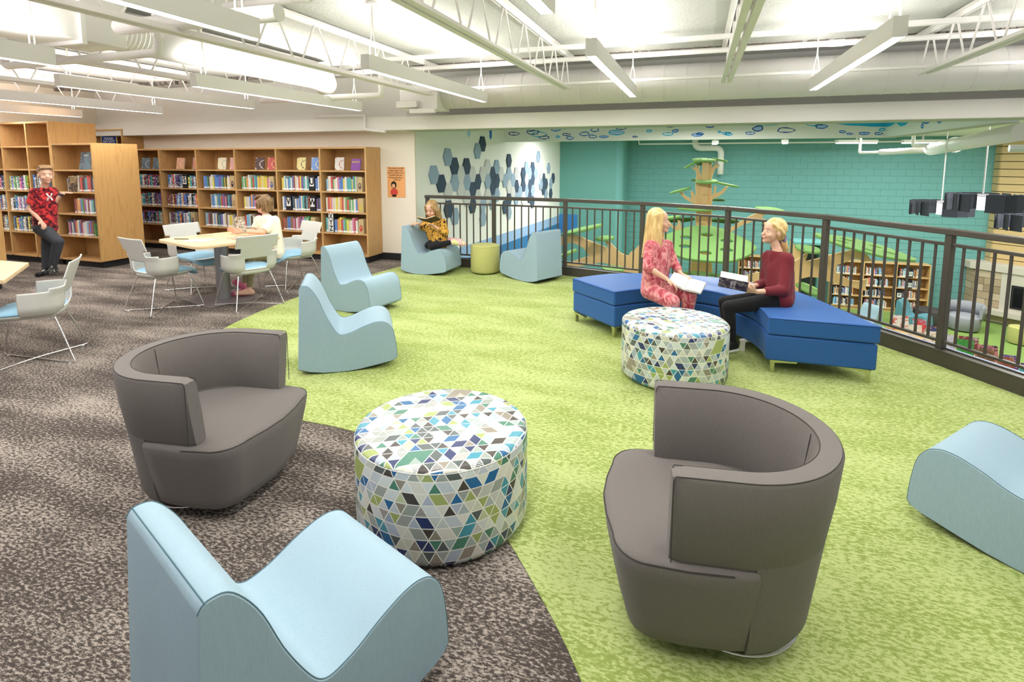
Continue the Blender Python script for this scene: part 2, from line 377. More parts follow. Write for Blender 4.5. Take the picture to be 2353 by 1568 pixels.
# ================================================================ ceiling services
LIGHT_W = mat('lamp_diffuser', (1, 1, 1), .5, emit=(1, .985, .96), es=9)
LIGHT_UP = mat('lamp_uplight', (1, 1, 1), .5, emit=(1, .985, .96), es=9)
FIX = mat('white_lamp_body', (.88, .85, .84), .45)
CABLE = mat('pale_cable', (.72, .68, .58), .5)
def linear_light(x, y0, y1, z, label):
    t_ = thing('pendant_strip_light', label, 'ceiling light', (x, (y0 + y1) / 2, z), 0, 'linear pendant lights')
    L = (y1 - y0) / 2
    b = MB(); b.box(-.04, -.034, -L, L, 0, .125).box(.034, .04, -L, L, 0, .125).box(-.034, .034, -L, -L + .006, 0, .125).box(-.034, .034, L - .006, L, 0, .125)
    b.build('housing', FIX, t_)
    MB().box(-.034, .034, -L + .006, L - .006, .004, .010).build('diffuser', LIGHT_W, t_)
    MB().box(-.034, .034, -L + .006, L - .006, .10, .106).build('uplight_lens', LIGHT_UP, t_)
    for s in (-1, 1):
        y = s * (L - .12)
        c = MB(); c.tube([(-.028, y, .12), (-.028, y, .20), (0, y, .36), (0, y, 2.97 - z)], .0045, 6).tube([(.028, y, .12), (.028, y, .20), (.004, y + .004, .36), (.004, y + .004, 2.97 - z)], .0045, 6)
        c.build('cable', CABLE, t_)
        MB().lathe([(.05, 2.945 - z), (.05, 2.968 - z)], 12, c=(0, y, 0)).build('canopy', FIX, t_)
    area('lamp_light_down', (0, 0, -.006), (0, 0, 0), .07, 2 * L, LAMP_DOWN, parent=t_)
    area('lamp_light_up', (0, 0, .14), (R(180), 0, 0), .07, 2 * L, LAMP_UP, parent=t_)
ordn = ['rightmost', 'second from right', 'third from right', 'fourth from right', 'fifth from right', 'sixth from right', 'leftmost']
for k in range(7):
    x = 1.12 - 1.88 * k; z = (2.395, 2.395, 2.40, 2.345, 2.43, 2.41, 2.40)[k]
    linear_light(x, 3.96, 6.62, z, f'{ordn[k]} of the seven hanging white strip lights in the far row')
    linear_light(x, .14, 2.78, z, f'{ordn[k]} of the seven hanging white strip lights in the near row')
# spare rows behind the camera and beyond the frame keep the same grid
for k in (-1, -2):
    linear_light(1.12 - 1.88 * k, 3.96, 6.62, 2.395, f'hanging white strip light {"just" if k == -1 else "farther"} beyond the right end of the far row')

def joist(x, label, y1=6.72, zb=2.53, zt=2.93):
    t_ = thing('bar_joist', label, 'roof joist', (x, 0, 0), 0, 'open web roof joists')
    y0 = -2.5
    c = MB()
    for s in (-1, 1):
        c.bar((s * .034, y0, zb), (s * .034, y1, zb), .006 + .04, .006, 0).bar((s * .014, y0, zb + .022), (s * .014, y1, zb + .022), .005, .045)
    c.build('bottom_chord', STEEL_WHITE, t_)
    c = MB()
    for s in (-1, 1): c.bar((s * .034, y0, zt + .02), (s * .034, y1 + .25, zt + .02), .046, .006).bar((s * .014, y0, zt), (s * .014, y1 + .25, zt), .005, .045)
    c.build('top_chord', STEEL_WHITE, t_)
    wm = MB().tube([(0, 0, 0), (0, .20, zt - zb - .03)], .0085, 6).mesh('web_rod', STEEL_WHITE)
    wm2 = MB().tube([(0, 0, zt - zb - .03), (0, .20, 0)], .0085, 6).mesh('web_rod', STEEL_WHITE)
    y = y0 + .05
    while y < y1 - .3:
        link('web_rod', wm, t_, loc=(0, y + .045, zb + .02)); link('web_rod', wm2, t_, loc=(0, y + .30, zb + .02)); y += .55
jn = {2.14: 'white open web joist crossing the top right corner of the ceiling', .257: 'white open web joist seen from straight below, above the blue bench', -1.58: 'long white open web joist between the second and third strip lights from the right',
      -3.47: 'white open web joist running from the top left corner, right of the big round duct', -5.35: 'white open web joist just left of the big round duct', -7.23: 'second white open web joist left of the big round duct', -9.11: 'white open web joist nearest the left wall'}
for x, lb in jn.items(): joist(x, lb)

def pipe(name, pts, r, label, cat='pipe', m=STEEL_WHITE, rr=.0, coll=None, n=12):
    P = [Vector(p) for p in pts]; path = [P[0]]
    for i in range(1, len(P) - 1):
        a, b, c = P[i - 1], P[i], P[i + 1]; q = max(rr, r * 1.3)
        u = (a - b).normalized(); v = (c - b).normalized()
        for k in range(7):
            s = k / 6; path.append(b + u * q * (1 - s) ** 2 + v * q * s ** 2)
    path.append(P[-1])
    o = MB().tube(path, r, n).build(name, m, smooth=True); tag(o, label, cat)
    if coll:
        for c_, d_, l_ in coll:
            c_ = Vector(c_); d_ = Vector(d_).normalized()
            MB().tube([c_ - d_ * l_ / 2, c_ + d_ * l_ / 2], r * 1.18, n).build('pipe_collar', m, o)
    return o
# sprinkler and drain pipes
pipe('sprinkler_pipe', [(-6.0, 6.55, 2.86), (8.5, 6.55, 2.86)], .03, 'long thin white pipe running across just under the far edge of the rough ceiling', coll=[((-1.9, 6.55, 2.86), (1, 0, 0), .12), ((1.3, 6.55, 2.86), (1, 0, 0), .14)])
pipe('drain_pipe', [(-5.80, 3.19, 2.95), (-5.80, 3.19, 2.48), (-3.97, 3.19, 2.48), (-3.97, 3.19, 2.95)], .032, 'white drain pipe with an elbow at each end, below the big round duct', coll=[((-5.35, 3.19, 2.48), (1, 0, 0), .015), ((-3.97, 3.19, 2.62), (0, 0, 1), .06)])
pipe('drain_pipe', [(-4.05, 2.95, 2.62), (-2.6, 2.95, 2.60)], .055, 'short thick white pipe beside the square duct box')
pipe('sprinkler_pipe', [(-3.3, 3.2, 2.76), (.4, 3.2, 2.80)], .032, 'white pipe crossing the ceiling behind the nearest strip light', coll=[((-2.6, 3.2, 2.767), (1, 0, 0), .1)])
pipe('drain_pipe', [(-5.6, 5.95, 2.455), (-3.74, 5.95, 2.455), (-3.74, 5.95, 2.85)], .038, 'white pipe turning up with an elbow near the far end of the round duct', coll=[((-3.74, 5.95, 2.6), (0, 0, 1), .05)])
pipe('drain_pipe', [(-5.9, 7.40, 2.36), (-4.97, 7.40, 2.36), (-4.97, 7.40, 2.14), (-4.6, 7.40, 2.10)], .022, 'small white drain pipe stepping down the end of the long white beam')
tag(MB().bar((-6, 5.98, 2.885), (8.5, 5.98, 2.885), .05, .045).build('bridging_bar', STEEL_WHITE), 'white angle bar tying the tops of the joists together', 'ceiling bar')
tag(MB().bar((-3.9, 6.70, 2.60), (8.5, 6.70, 2.60), .03, .028).build('bridging_bar', STEEL_WHITE), 'thin white bar joining the far ends of the joists in front of the long duct', 'ceiling bar')
# long spiral duct over the beam
DUCT = mat('white_duct_paint', (.86, .83, .81), .5, spec=.3)
d = thing('round_duct', 'long white round duct with raised seams above the white beam', 'duct', (0, 7.18, 2.615))
MB().tube([(-3.45, 0, 0), (9, 0, 0)], .225, 40).build('duct_tube', DUCT, d, smooth=True)
seam = MB().tube([(-.006, 0, 0), (.006, 0, 0)], .229, 40).mesh('duct_seam', DUCT)
x = -3.3
while x < 9: link('duct_seam', seam, d, loc=(x, 0, 0)); x += .26
x0 = thing('duct_box', 'white sheet metal box with small covers at the left end of the long duct', 'duct', (-3.75, 7.08, 2.5))
MB().box(-.28, .3, -.2, .2, -.14, .2).build('box_shell', DUCT, x0, bev=.004); MB().box(-.30, .02, -.27, -.20, -.11, -.02).build('access_cover', DUCT, x0, bev=.003); MB().box(-.1, .28, -.26, -.2, -.19, -.13).build('access_cover', DUCT, x0, bev=.003)
# big round duct along the left
d = thing('round_duct', 'big white round duct with a ribbed flexible collar running away at upper left', 'duct', (-4.82, 0, 2.775))
MB().tube([(0, 3.72, 0), (0, 6.0, 0), (-.02, 6.25, -.03), (-.10, 6.42, -.08)], [.178, .178, .17, .15], 36).build('duct_tube', DUCT, d, smooth=True)
rib = [(0, 3.40 + i * .02, 0) for i in range(17)]; MB().tube(rib, [.165 + .014 * (i % 2) for i in range(17)], 36).build('flexible_collar', DUCT, d)
MB().box(-.22, .24, 2.62, 3.40, -.19, .185).build('duct_transition', DUCT, d, bev=.008)
MB().box(-.25, .27, 3.02, 3.06, -.22, .19).build('duct_flange', DUCT, d, bev=.004)
MB().tube([(0, -2.8, 0), (0, 2.62, 0)], .18, 36).build('duct_tube', DUCT, d, smooth=True)
for y in (2.5, 2.1, 1.7): MB().tube([(0, y, 0), (0, y + .02, 0)], .186, 36).build('duct_seam', DUCT, d)
d = thing('round_duct', 'white round duct stub at the far left edge under the ceiling', 'duct', (-6.3, 0, 2.68)); MB().tube([(-1.2, 3.0, 0), (-.1, 3.3, 0)], .16, 30).build('duct_tube', DUCT, d, smooth=True)
# lower room services
pipe('drain_pipe', [(-.14, 18.7, 2.36), (-.14, 18.7, 2.06), (.66, 18.7, 2.06), (.66, 18.7, 1.22)], .098, 'thick white pipe with two bends on the teal block wall above the wooden tree', rr=.2)
pipe('sprinkler_pipe', [(-1.9, 18.5, 2.36), (-1.9, 18.5, 2.20), (7.0, 18.5, 2.20)], .025, 'thin white pipe running level along the top of the teal block wall')
pipe('drain_pipe', [(4.2, 15.6, 1.86), (4.95, 14.4, 1.90)], .07, 'narrow far end of the large white pipe below the right side ceiling', n=16)
pipe('drain_pipe', [(4.85, 14.5, 1.90), (4.15, 9.3, 2.05)], .125, 'large white insulated pipe slanting below the right side ceiling', n=20, coll=[((4.60, 12.6, 1.955), (-.7, -5.2, .15), .05)])
pipe('drain_pipe', [(3.9, 16.2, 2.33), (3.9, 16.2, 1.86), (4.5, 15.2, 1.86)], .035, 'thin white branch pipe dropping left of the large white pipe')
pipe('drain_pipe', [(4.55, 14.6, 2.33), (4.55, 14.6, 1.98), (4.8, 14.3, 1.98)], .035, 'thin white branch pipe dropping onto the middle of the large white pipe')
def spot(x, y, z, rz, label, L=.5):
    t_ = thing('ceiling_strip_lamp', label, 'ceiling light', (x, y, z), rz, 'lower room ceiling lamps')
    MB().box(-L, L, -.09, .09, .02, .10).build('housing', FIX, t_, bev=.01); MB().box(-L + .02, L - .02, -.07, .07, 0, .02).build('diffuser', LIGHT_W, t_)
    MB().box(-.02, .02, -.02, .02, .10, 2.36 - z).build('hanger', FIX, t_)
spot(.42, 16.9, 2.13, R(90), 'bright white lamp below the mural bulkhead, left of the thick bent pipe', .35)
spot(2.25, 16.9, 2.13, R(82), 'bright white lamp below the mural bulkhead, right of the thick bent pipe', .4)
spot(4.05, 17.2, 2.12, R(20), 'long bright white lamp under the right part of the mural bulkhead', .55)
spot(5.7, 17.6, 2.12, R(10), 'white lamp beside the large slanting white pipe', .5)
tl = thing('tube_lamp', 'grey metal tube lamp hanging level in front of the wooden board wall', 'ceiling light', (6.55, 14.2, 1.91), R(-8))
MB().tube([(-.4, 0, 0), (2.6, 0, 0)], .075, 16).build('lamp_tube', mat('pale_metal', (.62, .62, .66), .35, metal=.4), tl, smooth=True); MB().box(-.1, 2.6, -.02, .02, .07, .09).build('mounting_bar', STEEL_WHITE, tl)
# dark felt pendants: radial fins round a glowing core
FELT = mat('charcoal_felt', (.060, .065, .085), .9, bump=.1)
def fin_pendant(x, y, z, rad, h, label, stem_top):
    t_ = thing('fin_pendant', label, 'pendant lamp', (x, y, z), 0, 'dark fin pendants')
    MB().lathe([(.068, -h * .45), (.068, h * .45)], 20).build('lamp_core', mat('pendant_glow', (1, 1, 1), .5, emit=(1, .97, 1), es=3.2), t_, smooth=False)
    MB().lathe([(.08, h * .45), (.08, h * .5)], 20).build('core_cap', GREYMETAL, t_)
    MB().tube([(0, 0, h * .5), (0, 0, stem_top - z)], .012, 8).build('stem', STEEL_WHITE, t_)
    for k in range(15):
        a = 2 * math.pi * k / 15 + .06
        if abs(((a - R(250) + math.pi) % (2 * math.pi)) - math.pi) < .30: continue
        f = MB(); ca, sa = math.cos(a), math.sin(a); r0, r1 = rad * .62, rad * (1 if k % 2 else .92)
        # each fin is a blade turned across its radius
        cx_, cy_ = ca * (r0 + r1) / 2, sa * (r0 + r1) / 2; th = a + 1.15; r0, r1 = 0, .235
        f.bar((cx_ - math.cos(th) * (r1 - r0) / 2, cy_ - math.sin(th) * (r1 - r0) / 2, 0), (cx_ + math.cos(th) * (r1 - r0) / 2, cy_ + math.sin(th) * (r1 - r0) / 2, 0), .012, h)
        f.build('fin', FELT, t_)
    MB().tube([(math.cos(q * math.pi / 12) * rad * .55, math.sin(q * math.pi / 12) * rad * .55, h * .42) for q in range(24)], .008, 6, closed=True).build('ring', FELT, t_)
fin_pendant(*(4.510, 12.711, 0.736), .57, .28, 'dark fin pendant lamp against the teal wall, leftmost of the three', 2.36)
fin_pendant(*(4.524, 11.147, 0.960), .57, .29, 'dark fin pendant lamp before the corner of the board wall, highest of the three', 2.36)
fin_pendant(*(5.507, 11.758, 0.592), .56, .28, 'dark fin pendant lamp cut off by the right edge, lowest of the three', 2.36)
# lights of the lower room
for x, y in ((-2.6, 14.3), (1.2, 15.3), (5.0, 15.5), (8.2, 15.0), (5.8, 11.2), (0.2, 10.5)):
    area('lower_room_lamp_light', (x, y, 2.30), (0, 0, 0), 1.6, .5, LOWER)
# mural drawings on the bulkheads: painted loops, clouds and a cyan splash
INK = mat('blue_ink', (.05, .20, .62), .7); INK2 = mat('navy_ink', (.03, .06, .34), .7); CYAN = mat('cyan_ink', (.02, .48, .82), .7); PALEB = mat('pale_blue_ink', (.42, .62, .90), .7)
mural = thing('bubble_mural', 'blue and cyan painted bubbles, clouds and splashes on the pale green bulkhead', 'mural', (0, 12.178, 0))
def wobble(cx, cz, rx, rz, n=20, a=.12, ph=0): return [(cx + rx * math.cos(2 * math.pi * k / n) * (1 + a * math.sin(3 * 2 * math.pi * k / n + ph)), cz + rz * math.sin(2 * math.pi * k / n) * (1 + a * math.cos(2 * 2 * math.pi * k / n + ph))) for k in range(n)]
def mloop(pts, wd, m, side=False):
    n = len(pts); cx = sum(p[0] for p in pts) / n; cz = sum(p[1] for p in pts) / n; ins = []
    for p in pts:
        d_ = Vector((p[0] - cx, p[1] - cz)); L = d_.length or 1; q = max(0, L - wd) / L; ins.append((cx + d_.x * q, cz + d_.y * q))
    vs = []; F = (lambda a, b: (3.328 + 0, a, b)) if side else (lambda a, b: (a, 0, b))
    for p, q in zip(pts, ins): vs += [F(*p), F(*q)]
    mb = MB(); mb.add(vs, [(2 * i, 2 * ((i + 1) % n), 2 * ((i + 1) % n) + 1, 2 * i + 1) for i in range(n)])
    o = mb.build('painted_loop', m, mural)
    if side: o.location = (0, -12.178, 0)
    return o
def mfill(pts, m, side=False, dz=.0006):
    F = (lambda a, b: (3.3285, a, b)) if side else (lambda a, b: (a, dz, b))
    o = MB().add([F(*p) for p in pts], [tuple(range(len(pts)))]).build('painted_patch', m, mural)
    if side: o.location = (0, -12.178, 0)
    return o
rm = random.Random(3)
x = -4.2
while x < 3.2:
    for q in range(2):
        cx = x + rm.uniform(0, .3); cz = rm.choice([rm.uniform(2.16, 2.22), rm.uniform(2.24, 2.33), rm.uniform(2.34, 2.52)]); r_ = rm.uniform(.03, .07) * (1 if cz < 2.25 else 1.6)
        pts = wobble(cx, cz, r_ * rm.uniform(1, 2.0), r_ * .62, 18, .13, rm.uniform(0, 6))
        mloop(pts, .024, rm.choice([INK, INK2, INK, CYAN]))
        if rm.random() < .3: mfill(pts, PALEB)
    x += .33
mfill([(-3.5, 2.40), (-2.9, 2.36), (-2.6, 2.40), (-2.5, 2.6), (-3.6, 2.6)], CYAN)
mfill([(.5, 2.40), (.9, 2.365), (1.4, 2.355), (1.7, 2.39), (1.8, 2.6), (.3, 2.6)], CYAN)
mfill([(2.2, 2.50), (2.45, 2.38), (2.7, 2.33), (2.9, 2.32), (3.1, 2.30), (3.33, 2.295), (3.33, 2.6), (2.1, 2.6)], CYAN)
mfill([(12.17, 2.29), (11.9, 2.285), (11.6, 2.33), (11.35, 2.25), (11.1, 2.26), (10.8, 2.36), (10.7, 2.6), (12.17, 2.6)], CYAN, True)
for cy_, cz_, a_, b_ in ((10.2, 2.33, .26, .10), (9.7, 2.30, .16, .09), (10.35, 2.2, .06, .04), (9.3, 2.33, .1, .06), (9.0, 2.26, .07, .04)):
    p_ = wobble(cy_, cz_, a_, b_, 18, .15, cy_); mfill(p_, PALEB, True); mloop(p_, .026, INK, True)
# painted drops on the hexagon wall near the beam
for y_ in (10.05, 11.25): 
    o = MB().add([(PX + .002, y_ - .1, 2.5), (PX + .002, y_ - .07, 2.16), (PX + .002, y_, 2.11), (PX + .002, y_ + .07, 2.16), (PX + .002, y_ + .1, 2.5)], [(0, 1, 2, 3, 4)]).build('painted_patch', INK if y_ > 11 else PALEB, mural); o.location = (0, -12.178, 0)
# hexagon felt panels, each on its own
HEXN = mat('navy_felt', (.055, .085, .135), .95, bump=.1); HEXL = mat('light_blue_felt', (.30, .40, .53), .95, bump=.1); HEXG = mat('pale_grey_felt', (.60, .61, .63), .95, bump=.1)
HX = [('l',-2,0),('n',-1,-1),('n',0,-2),('g',0,-1),('l',0,1),('l',1,-3),('l',1,-1),('n',1,0),('g',2,-1),('g',2,0),('g',3,-2),('l',3,-1),('n',3,0),('n',4,-2),('n',4,-1),('g',4,0),('g',5,-2),('n',5,-1),('l',5,1),('l',6,-3),('l',6,-2),('g',6,0),('n',6,2),('g',7,-2),('l',7,-1),('g',7,0),('l',8,-2),('n',8,-1),('n',8,0),('l',9,-2),('n',9,-1),('l',9,0),('g',10,0),('n',11,-3),('l',11,-1),('l',12,-3),('n',12,-2),('g',12,-1),('l',12,0),('n',12,1),('g',13,-2),('l',13,-1),('l',14,-2),('n',14,-1),('g',14,0),('l',15,-2),('g',16,-2),('n',16,-1),('n',16,0),('l',17,-2),('g',17,-1),('l',17,0),('n',18,-2),('n',18,-1),('l',18,0),('n',19,-3),('l',19,-2),('n',19,-1),('n',19,0),('g',20,-1),('l',20,0),('l',21,1),('l',22,-1),('g',22,0),('n',23,-2),('n',23,-1),('l',24,-2),('n',24,-1),('l',25,0),('n',26,-2),('l',26,-1),('n',27,-1)]
hm = {}
hh = .3155; s_ = hh / 1.7321
for k, m in (('n', HEXN), ('l', HEXL), ('g', HEXG)):
    mb = MB(); mb.prism([(s_ * math.cos(R(60 * i)), s_ * math.sin(R(60 * i))) for i in range(6)], 0, .028, fr=lambda a, b, h: (h, a, b)); hm[k] = mb.mesh('hexagon_panel', m)
cn = {'n': 'navy', 'l': 'light blue', 'g': 'pale grey'}
from collections import defaultdict
colm = defaultdict(list)
for k, i, j in HX: colm[k].append((i, j))
def ordinal(n):
    W = ['first','second','third','fourth','fifth','sixth','seventh','eighth','ninth','tenth','eleventh','twelfth','thirteenth','fourteenth','fifteenth','sixteenth','seventeenth','eighteenth','nineteenth','twentieth']
    if n < 20: return W[n]
    tens = {2: 'twenty', 3: 'thirty', 4: 'forty'}[(n + 1) // 10]; u = (n + 1) % 10
    return {20: 'twentieth', 30: 'thirtieth', 40: 'fortieth'}[n + 1] if u == 0 else tens + '-' + W[u - 1]
for k in 'nlg':
    for n_, (i, j) in enumerate(sorted(colm[k], key=lambda q: (q[0], -q[1]))):
        o = link('hexagon_panel', hm[k])
        y_ = 9.0465 + i * .28248; zc = 1.3479 + (i % 2) * .3167 / 2 + j * .31673 - .018185 * (y_ - 12)
        o.location = (PX, y_, zc)
        tag(o, f'{cn[k]} felt hexagon, {ordinal(n_)} {cn[k]} one from the left on the white wall', 'wall panel', 'felt hexagons on the white wall')

# ================================================================ bookcases
def bookcase(name, label, x0, x1, yf, yb, top, shelves, divs, mats, endp=.028, kick=.115, group=None, kickm=BLACK, rz=0, z0=0):
    """front faces local -Y"""
    t_ = thing(name, label, 'bookcase', (x0, yf, z0), rz, group)
    W = x1 - x0; D = yb - yf; side, shelfm, backm = mats
    MB().box(.02, W - .02, .03, D - .03, 0, kick).build('kick_base', kickm, t_)
    for x in (0, W - endp): MB().box(x, x + endp, 0, D, kick - .01, top).build('side_panel', side, t_, bev=.002)
    MB().box(endp, W - endp, 0, D, top - .028, top).build('top_panel', shelfm, t_, bev=.002)
    MB().box(endp, W - endp, D - .012, D, kick, top - .028).build('back_panel', backm, t_)
    xs = [0] + [d - x0 for d in divs] + [W]
    for d in xs[1:-1]: MB().box(d - .015, d + .015, .002, D - .012, kick, top - .028).build('divider', side, t_, bev=.002)
    for i in range(len(xs) - 1):
        a = xs[i] + (endp if i == 0 else .015); b = xs[i + 1] - (endp if i == len(xs) - 2 else .015)
        for z in shelves: MB().box(a, b, .006 if z > .2 else 0, D - .012, z - .024, z).build('shelf', shelfm, t_, bev=.0015)
    return t_
OM = (OAK, OAK_X, OAK_BACK)
WALLS = [.12, .475, .815, 1.155, 1.495]
DIV = [-9.44, -8.55, -7.66, -6.765, -5.875]
bookcase('wall_bookcase', 'long low oak bookcase of six bays full of paperbacks along the cream back wall', -10.33, -4.99, 7.43, 7.845, 1.872, WALLS, DIV, OM)
bookcase('tall_corner_bookcase', 'tall oak bookcase with a small blue sign, half hidden behind the oak end panel', -11.2, -10.34, 7.43, 7.845, 2.25, [.12, .5, .84, 1.17, 1.51, 1.88], [], OM)
SH = [.12, .49, .835, 1.175, 1.515]
def double_case(name, label, x0, x1, top, shelves, divs):
    t_ = thing(name, label, 'bookcase', (x0, 5.72, 0)); W = x1 - x0; D = .70
    MB().box(.02, W - .04, .05, D - .05, 0, .115).build('kick_base', BLACK, t_)
    MB().box(W - .035, W, 0, D, .105, top).build('end_panel', OAK_END, t_, bev=.002)
    MB().box(0, .03, 0, D, .105, top).build('side_panel', OAK, t_, bev=.002)
    MB().box(.03, W - .035, 0, D, top - .028, top).build('top_panel', OAK_X, t_, bev=.002)
    MB().box(.03, W - .035, .345, .357, .115, top - .028).build('back_panel', OAK_BACK, t_)
    xs = [0] + [d - x0 for d in divs] + [W]
    for d in xs[1:-1]: MB().box(d - .016, d + .016, .002, D - .002, .115, top - .028).build('divider', OAK, t_, bev=.002)
    for i in range(len(xs) - 1):
        for z in shelves:
            MB().box(xs[i] + .03 * (i == 0) + .016 * (i > 0), xs[i + 1] - (.035 if i == len(xs) - 2 else .016), .006, D - .006, z - .024, z).build('shelf', OAK_X, t_, bev=.0015)
    return t_
OAK_END = oak('oak_end_panel', (.58, .345, .13), (.43, .225, .07), 'Z', .8)
double_case('end_bookcase', 'oak bookcase end unit with a broad wood-grained end panel beside the standing boy', -9.54, -8.61, 1.918, SH, [])
double_case('tall_bookcase', 'taller oak bookcase behind the standing boy, with empty top shelves', -11.2, -9.54, 2.262, [.12, .505, .845, 1.18, 1.52, 1.885], [-10.72, -10.10])
nc = thing('near_bookcase', 'oak end panel of another bookcase at the left edge, behind the light table', 'bookcase', (-9.35, 3.72, 0))
MB().box(.02, .84, .05, .67, 0, .115).build('kick_base', BLACK, nc); MB().box(.865, .90, 0, .72, .105, 1.92).build('end_panel', OAK_END, nc, bev=.002); MB().box(.0, .865, 0, .72, 1.89, 1.92).build('top_panel', OAK_X, nc); MB().box(0, .03, 0, .72, .105, 1.89).build('side_panel', OAK, nc); MB().box(.03, .865, .35, .365, .115, 1.89).build('back_panel', OAK_BACK, nc)
for z in SH: MB().box(.03, .865, .01, .71, z - .024, z).build('shelf', OAK_X, nc)

# ---- books
PAPER = mat('book_pages', (.78, .74, .64), .9); LABELW = mat('spine_label', (.86, .86, .84), .7)
BC = [('navy', (.015, .03, .12)), ('black', (.012, .012, .015)), ('white', (.72, .71, .68)), ('red', (.42, .03, .03)), ('blue', (.04, .14, .45)), ('teal', (.03, .28, .32)), ('orange', (.62, .22, .04)), ('yellow', (.68, .55, .08)), ('purple', (.14, .05, .25)), ('green', (.06, .26, .08)), ('cream', (.66, .58, .42)), ('pink', (.60, .18, .30)), ('brown', (.16, .07, .035)), ('sky blue', (.20, .42, .65)), ('grey', (.22, .24, .27)), ('maroon', (.18, .02, .04))]
def cover(n, c):
    m = mat('cover_' + n.replace(' ', '_'), c, .45, spec=.4); t = NT(m)
    oi = t.n('ObjectInfo'); v = t.n('VectorMath', operation='ADD'); t.l(t.coord('Object', (14, 14, 34)), v.inputs[0])
    cb = t.n('CombineXYZ'); t.put(cb.inputs[0], t.M('MULTIPLY', oi.outputs['Random'], 57.0)); t.put(cb.inputs[2], t.M('MULTIPLY', oi.outputs['Random'], 31.0)); t.l(cb.outputs[0], v.inputs[1])
    f = t.noise(v.outputs[0], 1.5, 2, .6)
    inv = (.75, .72, .6) if sum(c) < .9 else (.10, .08, .12)
    sec = tuple(min(1, k * 2.2 + .05) for k in c)
    t.color(t.mix(t.M('GREATER_THAN', f, .60), t.mix(t.M('LESS_THAN', f, .42), c, sec), inv)); return m
COVERS = [(n, cover(n, c)) for n, c in BC]
bmb = MB()
bmb.box(-.5, .5, 0, .012, .0, 1, 0).box(-.5, -.44, .012, 1, 0, 1, 0).box(.44, .5, .012, 1, 0, 1, 0)      # spine and two boards
bmb.box(-.44, .44, .012, .97, .01, .985, 1); bmb.box(-.46, .46, -.004, 0, .05, .16, 2)
bmesh_book = bmb.mesh('book', [COVERS[0][1], PAPER, LABELW])
SPEC = []   # x, y, z, thickness, depth, height, lean, colour index, row text, slot in the row
def fill_row(x0, x1, y, z, row, rr, pal=None, lean=False, hmin=.195, hmax=.252):
    x = x0; n = 0
    while x < x1 - .012:
        th = min(rr.uniform(.022, .042), x1 - x); h = rr.uniform(hmin, hmax); ci = rr.choice(pal) if pal else rr.randrange(16)
        SPEC.append((x + th / 2, y + rr.uniform(0, .015), z, th * .97, rr.uniform(.12, .15), h, ci, row, n)); x += th; n += 1
rb = random.Random(11)
dark = [0, 1, 1, 3, 8, 12, 14, 0, 5, 15, 4, 10]; mixd = list(range(16)) + [2, 2, 1, 4]; brt = [2, 7, 10, 11, 6, 13, 2, 9, 4, 3, 2, 5]
bays = [(-10.30, -9.46), (-9.42, -8.57), (-8.53, -7.68), (-7.64, -6.79), (-6.74, -5.895), (-5.855, -5.02)]
bn = ['first bay', 'second bay', 'third bay', 'fourth bay', 'fifth bay', 'right end bay']
rown = {1.155: 'top row', .815: 'middle row', .475: 'bottom row'}
fillr = {(0, 1.155): (.14, .82), (0, .815): (.2, .80), (0, .475): (.2, .80), (1, 1.155): (.14, .84), (1, .815): (.10, .84), (1, .475): (.10, .62), (2, 1.155): (.12, .74), (2, .815): (.25, .80), (2, .475): (.11, .84),
         (3, 1.155): (.10, .70), (3, .815): (.12, .66), (3, .475): (.08, .82), (4, 1.155): (.06, .82), (4, .815): (.06, .84), (4, .475): (.06, .60), (5, 1.155): (.08, .66), (5, .815): (.06, .68), (5, .475): (.06, .66)}
signs = [(1, 1.155, .50, 'S'), (4, 1.155, .62, 'U'), (4, .815, .13, 'V'), (4, .815, .62, 'W')]
for (b, z), (a, c) in fillr.items():
    x0 = bays[b][0]; pal = dark if b < 1 else (brt if b == 5 or (b == 3 and z > 1) else mixd)
    gaps = sorted([(x0 + s[2], s) for s in signs if s[0] == b and s[1] == z]); cur = x0 + a
    if (b, z) == (5, .475): cur = x0 + .20; fill_row(x0 + .05, x0 + .115, 7.45, z, f'{rown[z]}, {bn[b]}, left of the XYZ sign', rb, brt)
    for gx, s in gaps:
        if gx - cur > .05: fill_row(cur, gx, 7.45, z, f'{rown[z]}, {bn[b]}, left of the {s[3]} sign', rb, pal)
        cur = gx + .13
    nm = f'{rown[z]}, wall case {bn[b]}' + (f', right of the {gaps[-1][1][3]} sign' if gaps else '')
    fill_row(cur, x0 + c, 7.45, z, nm, rb, pal)
for z, a, c, nm in ((1.175, .26, .86, 'top'), (.835, .40, .87, 'middle'), (.49, .20, .80, 'bottom')):
    fill_row(-9.54 + a, -9.54 + c, 5.74, z, f'{nm} row, oak end unit', rb, dark if z > 1 else mixd)
for x0_, bb in ((-11.15, 'far left bay'), (-10.70, 'middle bay'), (-10.08, 'right bay')):
    for z, nm in ((1.18, 'top'), (.845, 'middle'), (.505, 'bottom')):
        fill_row(x0_ + .03, x0_ + (.38 if x0_ < -11 else .50), 5.74, z, f'{nm} row, {bb}, tall case', rb, mixd)
SPEC.sort(key=lambda s: s[0] ** 2 + s[1] ** 2)
restv = MB()
for q, (x, y, z, th, dp, h, ci, row, n) in enumerate(SPEC):
    if q < 300:
        o = bpy.data.objects.new('book', bmesh_book); COL.objects.link(o); o.location = (x, y, z + .0005); o.scale = (th, dp, h)
        o.material_slots[0].link = 'OBJECT'; o.material_slots[0].material = COVERS[ci][1]
        tag(o, f'{BC[ci][0]} book, {ordinal(n)} from left, {row}', 'book', 'upright library books on the oak shelves')
    else:
        restv.box(x - th / 2, x + th / 2, y, y + dp, z, z + h, ci); restv.box(x - th * .46, x + th * .46, y - .002, y, z + h * .05, z + h * .16, 16)
